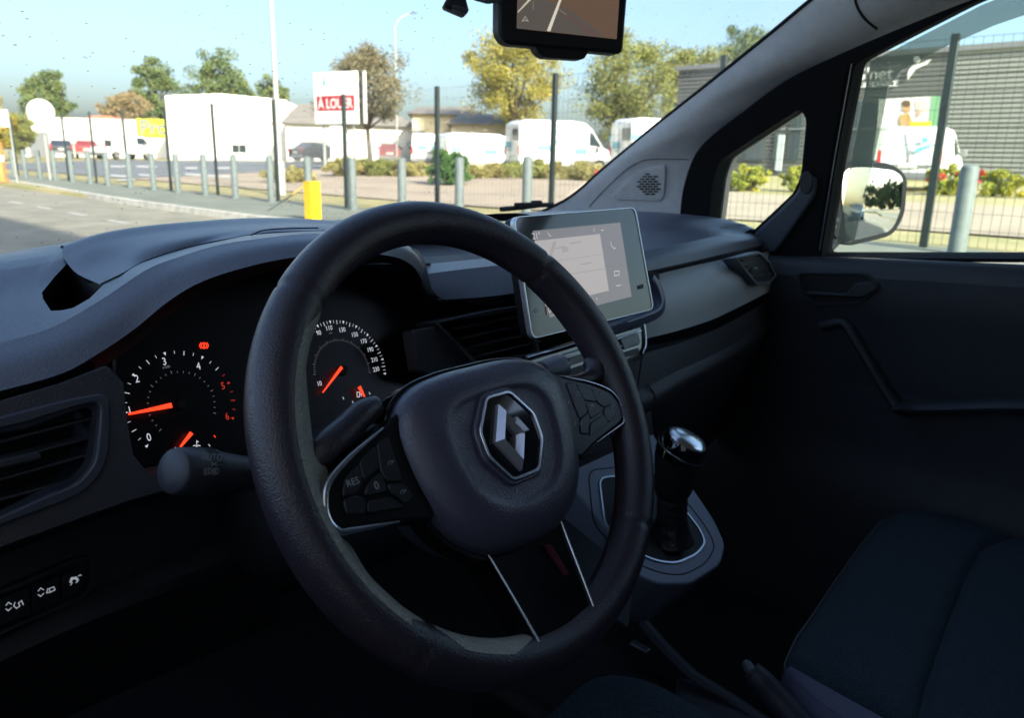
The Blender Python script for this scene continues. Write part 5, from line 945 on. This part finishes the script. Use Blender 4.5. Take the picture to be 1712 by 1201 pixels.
for x, y, g_ in ((1006, 659, [(-3, 2), (0, -2), (3, 2)]), (1024, 680, [(-3, -2), (0, 2), (3, -2)]), (966, 659, [(-3, 3), (-3, -2), (3, -3), (3, 2), (-3, 3)]), (943, 673, [(-1, -3), (-3, 0), (-1, 3)]), (950, 673, [(2, -3), (0, 0), (2, 3)]), (964, 709, [(-3, -3), (-1, 0), (-3, 3)]), (970, 709, [(-1, 3), (0, -3), (2, 3)])): glyph(x, y, SWH, g_, M_PRINT, pdl[1], .0108, .0005)
# lower spoke
lsp = [(-.040, -.082), (.040, -.082), (.031, -.157), (.022, -.166), (-.022, -.166), (-.031, -.157)]
mbl = MB(); mbl.grid([[SWH.pt(u, v, w_+(.013*(-.082-v)/.08)) for u, v in L_] for L_, w_ in ((lsp, -.03), (lsp, -.002), (scaled(lsp, .97), .0), (scaled(lsp, .70), -.0008), (scaled(lsp, .05), -.0012))], cu=True); lo = mbl.build('lower_spoke', mat('spoke_gloss', (.004, .004, .005), .16, spec=.25), st, 35)
for s_ in (-1, 1): MB().tube([SWH.pt(s_*u, v, .0012+.013*(-.082-v)/.08) for u, v in ((.0395, -.086), (.031, -.154))], [.0008, .0011], 8).build('chrome_edge', M_CHROME, lo, 60)
plate('spoke_reflection', SWH, [(.012, -.098), (.018, -.100), (.0285, -.136), (.0225, -.137)], .0035, .0062, mat('maroon_reflection', (.09, .012, .022), .25), lo)  # maroon strip painted as a reflection on the gloss spoke
# column shroud and ignition side
MB().grid([[WC-SWH.n*w_+np.array([hx*math.cos(a), 0, 0])+SWH.b*(hy*math.sin(a)-.012) for a in np.linspace(0, 2*math.pi, 28, endpoint=False)] for w_, hx, hy in ((.03, .062, .045), (.06, .070, .055), (.12, .078, .062), (.20, .085, .07), (.30, .09, .075))], cu=True).build('column_shroud', M_DASH2, dash, 60)
# ---------------------------------------------------------------- stalks
ls = thing('light_stalk', 'black light stalk with AUTO and headlamp symbols left of the wheel', 'stalk', P(440, 792, Y=.10))
pa, pb = np.array(P(440, 793, Y=.095)), np.array(P(288, 788, Y=.075)); ax = (pb-pa); LL = np.linalg.norm(ax); ax /= LL
pr = [(.011, 0), (.0125, LL*.3), (.0142, LL*.52), (.0147, LL*.60)]; MB().lathe(pr, pa, ax, 32).build('shaft', M_STALK, ls, 50)
MB().lathe([(.0147, LL*.60), (.0157, LL*.605), (.0157, LL*.64)], pa, ax, 32).build('ring', M_STALK, ls, 30)
kn = MB()
for k in range(40):
    a = 2*math.pi*k/40; e_ = np.cross(ax, (0, 0, 1)); e_ /= np.linalg.norm(e_); f_ = np.cross(e_, ax); kn.box(pa+ax*LL*.70+(e_*math.cos(a)+f_*math.sin(a))*.0155, (.0012, .0012, .009), np.stack([e_*math.cos(a)+f_*math.sin(a), -e_*math.sin(a)+f_*math.cos(a), ax], 1))
kn.build('knurl', M_DASH2, ls); MB().lathe([(.0157, LL*.64), (.0155, LL*.77), (.0158, LL*.80), (.0155, LL*.94), (.0145, LL*.985), (.0135, LL*1.0), (.006, LL*1.015), (0, LL*1.017)], pa, ax, 32).build('end_cap', M_STALK, ls, 50)
vd = CAM-(pa+pb)/2; vd -= ax*(vd@ax); vd /= np.linalg.norm(vd); LF = Fr((pa+pb)/2+vd*.0152, -ax, np.cross(vd, -ax))
if np.dot(LF.b, (0, 0, 1)) < 0: LF = Fr(LF.o, LF.a, -LF.b)
LF.n = vd
for s, x, y, sz in (('AUTO', 353, 765, .0062),): c_ = LF.px(x, y); txt('lettering', s, LF, c_[0], c_[1], .001, sz, M_PRINT, ls)
for x, y, g_ in ((346, 788, [(3, -5), (3, 5), (7, 3), (8, 0), (7, -3), (3, -5)]), (361, 788, [(0, -5), (0, 5), (4, 3), (5, 0), (4, -3), (0, -5)]), (358, 776, [(-4, -3), (-1, 0), (-4, 3)]), (358, 776, [(4, -3), (1, 0), (4, 3)])): glyph(x, y, LF, g_, M_PRINT, ls, .001, .0006)
for x0 in (341, 355):
    for k in range(4): glyph(x0, 784+k*3, LF, [(0, 1), (5, 0)], M_PRINT, ls, .001, .0006)
ws = thing('wiper_stalk', 'dark blue wiper stalk seen through the wheel above the right spoke', 'stalk', P(860, 640, Y=.09))
pa, pb = np.array(P(846, 646, Y=.085)), np.array(P(944, 611, Y=.075)); ax = pb-pa; LL = np.linalg.norm(ax); ax /= LL
MB().lathe([(.007, 0), (.009, LL*.3), (.0115, LL*.55)], pa, ax, 28).build('shaft', M_DASH, ws, 50); MB().lathe([(.0115, LL*.55), (.0122, LL*.56), (.0122, LL*.60)], pa, ax, 28).build('ring', M_DASH2, ws, 40); MB().lathe([(.0120, LL*.60), (.0125, LL*.9), (.0115, LL*.97), (.007, LL), (0, LL*1.005)], pa, ax, 28).build('end_cap', M_DASH, ws, 50)
vd = CAM-(pa+pb)/2; vd -= ax*(vd@ax); vd /= np.linalg.norm(vd); LF = Fr((pa+pb)/2+vd*.0118, ax, np.cross(vd, ax)); 
for x, y, g_ in ((882, 627, [(-3, -2), (0, 3), (3, -3)]), (890, 621, [(2*math.cos(a), 2*math.sin(a)) for a in np.linspace(0, 6.3, 9)]), (894, 627, [(2*math.cos(a), 2*math.sin(a)) for a in np.linspace(0, 6.3, 9)])): glyph(x, y, LF, g_, M_PRINT, ws, .001, .0005)
# ---------------------------------------------------------------- touch screen
BLp, BRp, TLp, TRp = [np.array(P(*q_)) for q_ in ((0, 0),)*0] if False else [np.array(P(888, 568, Y=.165)), np.array(P(1092, 518, Y=.165)), np.array(P(858, 363, Y=.2)), np.array(P(1062, 347, Y=.2))]
SF = Fr((BLp+BRp+TLp+TRp)/4, BRp-BLp+TRp-TLp, TLp-BLp+TRp-BRp)
ts = thing('touch_screen', 'grey touch screen tablet with thin silver edge standing on the dashboard', 'touch screen', SF.pt(0, -.08, 0))
q4 = [SF.px(x, y) for x, y in ((889, 567), (1092, 517), (1061, 347), (858, 363))]; sq = roundpoly(q4, .010, 6)
plate('casing', SF, sq, -.018, -.002, M_BLACK, ts, .003); ringplate('silver_edge', SF, grown(sq, .0008), inset(sq, .0018), -.006, .0012, M_CHROME if False else mat('edge_silver', (.72, .76, .78), .3, .7), ts, .0005)
plate('glass', SF, inset(sq, .0016), -.004, .0, mat('screen_glass', (.050, .056, .052), .10, coat=.6), ts)
def scr(nm, pts, c, e, w_): return plate(nm, SF, [SF.px(x, y, w_) for x, y in pts], w_-.0004, w_, mat('ui_%d' % (hash((c, e)) % 100000), (.01, .01, .01), .2, emit=c, estr=e), ts)
dsp = [(891, 386), (1037, 372), (1056, 496), (919, 531)]; scr('display', dsp, (.42, .40, .42), .14, .0006)
scr('map', [(894, 403), (1003, 391), (1018, 486), (912, 512)], (.72, .66, .64), .175, .0010)
for pts in (((900, 440), (1010, 424), (1010.5, 425.2), (900, 441.5)), ((925, 462), (1013, 448), (1013.3, 449.5), (925, 464)), ((925, 404), (931, 403), (916, 450), (911, 451)), ((940, 414), (950, 413), (950, 421), (940, 422))): scr('map_line', pts, (.62, .57, .55), .165, .0013)
for x, y in ((937, 414), (980, 441), (963, 406)): scr('map_label', [(x-9, y), (x+9, y-2.5), (x+9.3, y-.5), (x-8.7, y+2)], (.58, .53, .51), .165, .0014)
c_ = SF.px(897, 395, .0012); M_UI = mat('ui_white', (.02, .02, .02), .3, emit=(.8, .8, .82), estr=.20); txt('lettering', '21°', SF, c_[0], c_[1], .0012, .0105, M_UI, ts)
for x, y, g_ in ((918, 392, [(-2, -3), (0, 1), (3, 3)]), (1024, 410, [(-3, -5), (-2, 1), (3, 6), (5, 4)]), (993, 384, [(0, -2), (0, 3)]), (1007, 385, [(-2, 0), (2, -.5)]), (1031, 457, [(-4, -3), (-4, 4), (4, 3), (4, -4), (-4, -3)]), (1034, 478, [(-4, 0), (4, -1)]), (998, 500, [(-1, -1), (1, 1)])): glyph(x, y, SF, g_, M_UI, ts, .0014, .0011)
for x, y, g_ in ((891, 490, [(-2, -2), (-2, 2), (2, 1.5), (2, -2.5), (-2, -2)]), (896.5, 519, [(3*math.cos(a), 3.4*math.sin(a)) for a in np.linspace(-1.1, 4.3, 12)]), (896.5, 519, [(0, -4), (0, 0)])): glyph(x, y, SF, g_, M_PRINT, ts, .0006, .0005)
scr('temperature_tile', [(913, 509), (928, 505), (934, 523), (915, 527)], (.3, .29, .3), .12, .0012); c_ = SF.px(919, 519, .0016); txt('lettering', '0', SF, c_[0], c_[1], .0016, .010, M_UI, ts)
plate('port_cover', SF, [SF.px(x, y, .0006) for x, y in ((1066, 478), (1075, 475), (1076, 482), (1067, 484))], 0, .0008, M_BLACK, ts)
MB().box(SF.pt(0, 0, -.03), (.12, .09, .03), SF.M()).build('mount', M_BLACK, ts)
# ---------------------------------------------------------------- hanging monitor and sensor pod
mp = np.array(P(940, 40, Y=.30)); mnv = np.array([-.42, -.62, 1.33])-mp; mnv /= np.linalg.norm(mnv)
HM = Fr(mp, np.cross((0, 0, 1), mnv), (0, 0, 1)); mon = thing('rear_view_monitor', 'black rear view monitor hanging from the windscreen showing a road', 'monitor', mp)
mq = roundpoly([HM.px(x, y) for x, y in ((835, -55), (1053, -48), (1042, 90), (847, 73), (834, 55))], .008, 5)
plate('casing', HM, mq, -.03, .0, M_BLACK, mon, .004)
plate('chin', HM, roundpoly([HM.px(x, y) for x, y in ((893, 70), (990, 80), (978, 99), (912, 95), (902, 88))], .005), -.026, -.003, M_BLACK, mon, .002)
def ms(nm, pts, c, e, w_): return plate(nm, HM, [HM.px(x, y, w_) for x, y in pts], w_-.0004, w_, mat('mon_%d' % (hash((c, e)) % 100000), (.01, .01, .01), .25, emit=c, estr=e), mon)
ms('picture', [(866, -45), (1038, -40), (1031, 65), (864, 47)], (.15, .095, .065), .27, .0008)
ms('road', [(866, -2), (905, -5), (960, 20), (1012, 62), (864, 47)], (.055, .048, .042), .55, .0012); ms('kerb_shadow', [(944, 24), (952, 25), (1006, 62), (990, 60)], (.075, .045, .042), .5, .0015)
ms('lane_line', [(936, -4), (940, -4), (920, 52), (914.5, 51)], (.5, .46, .38), .42, .0016); ms('lane_line', [(884, -2), (889, -2), (866, 21), (866, 18)], (.42, .38, .3), .4, .0016); ms('lane_line', [(930, 12), (932, 12), (995, 60), (991, 60)], (.16, .11, .085), .5, .0014); ms('lane_line', [(891, 2), (892, 2), (892.4, 16), (891.6, 16)], (.15, .14, .12), .5, .0014)
glyph(878, 32, HM, [(-5, 3), (0, -5), (5, 3), (0, 1), (-5, 3)], mat('mon_icon', (.01, .01, .01), .3, emit=(.3, .28, .25), estr=.3), mon, .0014, .0012)
MB().tube([HM.pt(*HM.px(940, -40), -.03), np.array([mp[0]+.02, mp[1]+.12, 1.56])], .014, 10).build('stem', M_BLACK, mon, 60); MB().tube([P(840, -4, Y=.32), P(815, 1, Y=.36), P(795, -3, Y=.40)], [.004, .004, .003], 6).build('cable', M_RUB, mon, 60)
dcF = Fr(P(764, 10, Y=.42), (.83, -.55, 0), (0, 0, 1)); cm = thing('sensor_pod', 'small black wedge shaped sensor pod hanging at the top of the windscreen', 'camera', dcF.o)
plate('housing', dcF, [dcF.px(x, y) for x, y in ((752, -12), (776, -12), (784, 18), (777, 27), (742, 12), (742, 8))], -.02, .004, M_BLACK, cm, .003); plate('lens_hood', dcF, [dcF.px(x, y) for x, y in ((756, 10), (782, 17), (777, 26), (755, 18))], .004, .012, M_DASH2, cm, .001)
# ---------------------------------------------------------------- centre console, gear lever, handbrake
cons = thing('centre_console', 'dark centre console with pale framed gear plate between the seats', 'console', (0.02, 0, .4))
A_ = np.array(P(1215, 915, X=.125)); B_ = np.array(P(1112, 760, X=.155)); ed = B_-A_; ed[0] = 0; CF = Fr(A_, (1, 0, 0), ed); 
cuv = lambda L, w_=0: [CF.px(x, y, w_) for x, y in L]
Rr = cuv([(1085, 712), (1112, 760), (1160, 818), (1195, 870), (1214, 912), (1205, 945), (1155, 977), (1100, 978), (1050, 955)])
xr = Rr[4][0]; lft = -.165
co_ = roundpoly([(p[0], p[1]) for p in Rr]+[(lft, Rr[-1][1]+.01), (lft-.01, Rr[0][1])], .012)
plate('console_top', CF, co_, -.10, 0, mat('console_plastic', (.20, .235, .32), .4, bump=.4, bscale=900, bdist=.0008), cons, .008, 4)
gi = roundpoly(cuv([(1098, 790), (1130, 836), (1168, 884), (1179, 908), (1165, 928), (1130, 944), (1096, 940), (1062, 925), (1010, 880), (1000, 800)]), .014, 6)
ringplate('gear_frame', CF, grown(gi, .0012), inset(gi, .0022), -.001, .0022, M_SATIN, cons, .0006); ringplate('plate_groove', CF, grown(gi, .0165), grown(gi, .0150), -.0005, .0006, M_RUB, cons); plate('gear_well', CF, inset(gi, .002), -.0005, .0008, M_BLACK, cons)
# lower stack ahead of the lever: slot panel, cup holder
pn = [[P(x, y, Y=yy) for x, y, yy in L_] for L_ in (((880, 700, .20), (960, 690, .20), (1040, 668, .20), (1085, 655, .20)), ((900, 780, .185), (960, 765, .185), (1040, 742, .185), (1092, 722, .185)), ((905, 822, .18), (960, 805, .18), (1040, 776, .18), (1096, 752, .18)))]
ds_ = loft([[pn[0], pn[1]], [pn[1], pn[2]]], 20, 4).build('stack_panel', M_DASH2, cons, 30); MB().box(P(978, 761, Y=.18), (.024, .006, .005)).build('usb_slot', M_BLACK, ds_, bevel=.001)
MB().tube([P(x, y, Y=.178) for x, y in ((905, 822), (960, 805), (1040, 776))], .0016, 6).build('silver_strip', M_SATIN, ds_)
cup = P(988, 838, Z=.80); MB().lathe([(.040, .0), (.036, .004), (.033, -.002), (.032, -.06), (0, -.06)], cup, (0, -.35, 1), 28).build('cup_holder', M_BLACK, cons, 50); MB().lathe([(.0405, -.001), (.042, .003), (.040, .006), (.037, .003)], cup, (0, -.35, 1), 28).build('cup_ring', M_DASH, cons, 60)
MB().grid([[P(x, y, Y=yy) for x, y, yy in L_] for L_ in (((920, 850, .16), (960, 880, .11), (1020, 930, .05), (1060, 965, .02)), ((905, 920, .14), (950, 960, .09), (1000, 1010, .03), (1050, 1050, -.01)))]).build('console_side', M_DASH2, cons, 60)
MB().box((.0, .13, .44), (.20, .34, .22)).build('console_body', M_BLACK, cons, bevel=.02)
cb = [P(x, y, Z=z) for x, y, z in ((1075, 1040, .60), (1110, 1082, .58), (1160, 1130, .57), (1215, 1165, .56), (1290, 1215, .55))]
MB().tube(cr(cb, 20), .010, 10, flat=.6).build('tunnel_edge', mat('tunnel_plastic', (.05, .055, .075), .5, bump=.3, bscale=900), cons, 60); MB().prism([P(x, y, Z=.555) for x, y in ((1130, 1130), (1180, 1140), (1270, 1200), (1260, 1240), (1130, 1240))], (0, 0, -.03)).build('tunnel_tray', MATS['tunnel_plastic'], cons, bevel=.006)
MB().box(P(1070, 1082, Z=.56), (.012, .03, .004)).build('latch', M_SATIN, cons, bevel=.001)
gl = thing('gear_lever', 'gear lever with silver topped knob and black leather gaiter', 'gear lever', P(1128, 900, X=.045))
kt = np.array(P(1140, 742, X=.045)); kb = np.array(P(1125, 815, X=.045)); gb_ = np.array(P(1122, 905, X=.045)); kd = kt-kb; kd /= np.linalg.norm(kd)
MB().tube(cr([gb_, gb_*.4+kb*.6, kb, kb+kd*.02], 12), [.030, .026, .023, .021, .019, .0185, .018, .0185, .020, .0195, .017, .014], 18).build('gaiter', mat('gaiter_leather', (.012, .011, .013), .38, bump=.6, bscale=120, bdist=.004), gl, 60)
for k in range(3): MB().lathe([(.0185, -.005), (.0200, 0), (.0185, .005)], gb_*(.55-.15*k)+kb*(.45+.15*k), kd, 20).build('gaiter_fold', M_LEATH, gl, 60)
MB().lathe([(.020, -.012), (.024, -.002), (.0255, .010), (.0285, .028), (.0305, .040), (.0305, .048)], kb, kd, 28).build('knob_grip', M_RUB, gl, 60)
ktilt = kd+np.array([.18, -.30, .05]); ktilt /= np.linalg.norm(ktilt); kc = kb+kd*.050
MB().lathe([(.0302, -.008), (.0312, .0), (.0302, .012), (.027, .019)], kc, ktilt, 30).build('knob_ring', M_GLOSS, gl, 50); MB().lathe([(.0265, .0185), (.024, .022), (.016, .0245), (0, .0255)], kc, ktilt, 30).build('knob_cap', M_CHROME, gl, 60); MB().lathe([(.0313, .002), (.0318, .003), (.0313, .004)], kc, ktilt, 30).build('knob_band', M_SATIN, gl, 60)
KF = Fr(kc+ktilt*.0258, np.cross((0, 1, 0), ktilt), (0, 1, 0)); 
for s, u, v in (('1', -.009, .006), ('3', 0, .007), ('5', .009, .006), ('2', -.009, -.008), ('4', 0, -.009), ('6', .009, -.008)): txt('numeral', s, KF, u, v, .0003-(.0012 if u else 0), .006, M_BLACK, gl)
hb = thing('handbrake', 'black handbrake lever with round push button beside the passenger seat', 'handbrake', P(1330, 1190, X=.0))
h0 = np.array(P(1244, 1106, X=-.005)); h1 = np.array(P(1256, 1122, X=-.005)); h2_ = np.array(P(1300, 1172, X=-.0)); h3 = np.array(P(1390, 1270, X=.0))
MB().tube(cr([h1, h1*.7+h2_*.3, h2_, h3], 16), [.011, .014, .0152, .0158, .0160]+[.016]*11, 18).build('grip', M_VINYL, hb, 60); MB().tube([h0, h0*.6+h1*.4, h1], [.0035, .0062, .0066], 14).build('push_button', M_DASH, hb, 60); MB().lathe([(.0105, -.002), (.0125, 0), (.0118, .004)], h1, h2_-h1, 18).build('collar', M_DASH2, hb, 60)
# ---------------------------------------------------------------- seats
def seat(name, label, x0, x1, yf, yb, zt, yaw=0, blen=.62):
    t = thing(name, label, 'seat', ((x0+x1)/2, (yf+yb)/2, .35)); nx = 41; rows = []
    def prof(s):   # bolster height over the width, s in 0..1
        e = min(s, 1-s); return .030*math.exp(-((e-.10)/.085)**2)-.055*max(0, (.05-e)/.05)**2-.006*math.exp(-((e-.225)/.012)**2)
    ys = [(yf+.012, -.16, .0), (yf+.03, -.10, .2), (yf+.03, -.05, .6), (yf+.018, -.015, .9), (yf-.012, .004, 1), (yf-.05, .012, 1), (yf-.10, .011, 1), (yf-.19, .010, 1), (yf-.200, -.006, 1), (yf-.208, -.006, 1), (yf-.218, .009, 1), (yf-.27, .004, 1), (yf-.38, -.004, 1), (yb, -.012, 1)]
    for y, dz, k in ys:
        r = []
        for s in np.linspace(0, 1, nx):
            e = min(s, 1-s); bow = .045*(1-(2*s-1)**2)
            r.append(((x0+x1)/2+(s-.5)*(x1-x0)*(1 if k == 1 else .97+.03*k), y-(.045-bow)*(1.0 if y > yf-.2 else .3)-.05*max(0, (.06-e)/.06)**2*(y > yf-.06), zt+dz+prof(s)*max(.2, k)))
        rows.append(r)
    R2 = np.array([cr([r[j] for r in rows], 110) for j in range(nx)]).transpose(1, 0, 2)
    cu = MB().grid(R2).build('cushion', M_SEAT, t, 60)
    for s_, x in ((0, x0), (1, x1)):
        MB().grid([cr([(x+(.004 if s_ == 0 else -.004), y, z) for y, z in ((yf-.05, zt-.02), (yf-.2, zt-.012), (yf-.4, zt-.02), (yb, zt-.03))], 20), cr([(x+(-.022 if s_ == 0 else .022), y, z) for y, z in ((yf-.02, zt-.06), (yf-.2, zt-.055), (yf-.4, zt-.06), (yb, zt-.07))], 20), cr([(x+(-.018 if s_ == 0 else .018), y, z) for y, z in ((yf+.0, zt-.18), (yf-.2, zt-.18), (yf-.4, zt-.18), (yb, zt-.18))], 20)]).build('side_bolster', M_VINYL, t, 60)
        mbs = MB(); yy = np.linspace(yf-.03, yb, 70)
        for y in yy: mbs.box((x+(-.004 if s_ == 0 else .004), y, zt-.0265-.01*abs(y-yf+.2)), (.0015, .0045, .0015))
        mbs.build('stitching', mat('thread', (.10, .10, .13), .8), t)
    MB().box(((x0+x1)/2, (yf+yb)/2-.02, zt-.14), (x1-x0-.03, yf-yb-.04, .16)).build('base', M_BLACK, t, bevel=.02)
    br = []
    for s in np.linspace(0, 1, 9): br.append([((x0+x1)/2+(u-.5)*(x1-x0)*(1-.18*s), yb+.02-.16*s-.05*(1-(2*u-1)**2)+.02, zt+blen*s) for u in np.linspace(0, 1, 17)])
    bo = MB().grid(br).build('backrest', M_SEAT, t, 60); sm = bo.modifiers.new('solid', 'SOLIDIFY'); sm.thickness = .1; sm.offset = -1 if False else 0
    MB().box(((x0+x1)/2, yb-.17, zt+blen+.1), (.27, .09, .19)).build('headrest', M_SEAT, t, bevel=.035, seg=4)
    return t
ps = thing('passenger_seat', 'dark blue grey fabric passenger seat with vinyl side bolster', 'seat', (.36, -.3, .35)); rows = []
yfr = lambda s: np.interp(s, [0, .04, .15, .4, .7, .84, .92, .97, 1], [-.098, -.078, -.066, -.048, -.030, -.028, -.042, -.066, -.105])
for d, dz in ((.03, -.17), (.012, -.12), (.004, -.07), (0, -.035), (.004, -.012), (.014, .0), (.04, .008), (.09, .010), (.135, .008), (.150, .003), (.157, -.005), (.164, .002), (.178, .009), (.25, .008), (.34, .002), (.46, -.006)):
    r = []
    for s in np.linspace(0, 1, 49):
        x = .05+(.66-.05)*s-.02*min(1, d/.3)*(1-s); e = min(s, 1-s)
        r.append((x, yfr(s)-d, .668+dz+.006*math.exp(-((e-.12)/.08)**2)-.035*max(0, (.045-e)/.045)**2))
    rows.append(r)
R2 = np.array([cr([r[k] for r in rows], 120) for k in range(49)]).transpose(1, 0, 2); cu_ = MB().grid(R2).build('cushion', M_SEAT, ps, 60)
MB().tube([(r[0], r[1]+.001, r[2]+.001) for r in rows[4]], .0013, 6).build('piping', mat('piping', (.09, .10, .11), .7), cu_, 60)
M_VIN2 = mat('bolster_vinyl', (.085, .085, .135), .45, bump=.4, bscale=700, vor=True, bdist=.0008)
vr = [[(.064, -.092, .667), (.048, -.16, .672), (.036, -.26, .672), (.024, -.5, .66)], [(.060, -.090, .664), (.026, -.15, .668), (.006, -.26, .668), (-.004, -.5, .655)], [(.056, -.088, .655), (.012, -.135, .645), (-.016, -.26, .64), (-.022, -.5, .63)], [(.052, -.085, .62), (.010, -.12, .58), (-.015, -.26, .56), (-.02, -.5, .55)]]
vb = loft([vr], 30, 6).build('side_bolster', M_VIN2, ps, 60); sp_ = cr([np.array(p)+np.array([-.004, 0, .0015]) for p in vr[1]], 60); ms_ = MB()
for q_ in sp_[2:]: ms_.box(q_, (.0014, .004, .0014))
ms_.build('stitching', mat('thread', (.16, .16, .20), .8), vb)
MB().box((.35, -.33, .52), (.56, .44, .22)).build('base', M_BLACK, ps, bevel=.02)
MB().grid([[(.355+(u-.5)*.58*(1-.18*s), -.5-.16*s-.05*(1-(2*u-1)**2), .67+.62*s) for u in np.linspace(0, 1, 17)] for s in np.linspace(0, 1, 9)]).build('backrest', M_SEAT, ps, 60).modifiers.new('solid', 'SOLIDIFY').thickness = .1
MB().box((.355, -.72, 1.40), (.27, .09, .19)).build('headrest', M_SEAT, ps, bevel=.035, seg=4)
seat('driver_seat', 'driver seat edge showing at the bottom of the photo', -.62, -.098, .06, -.52, .672)
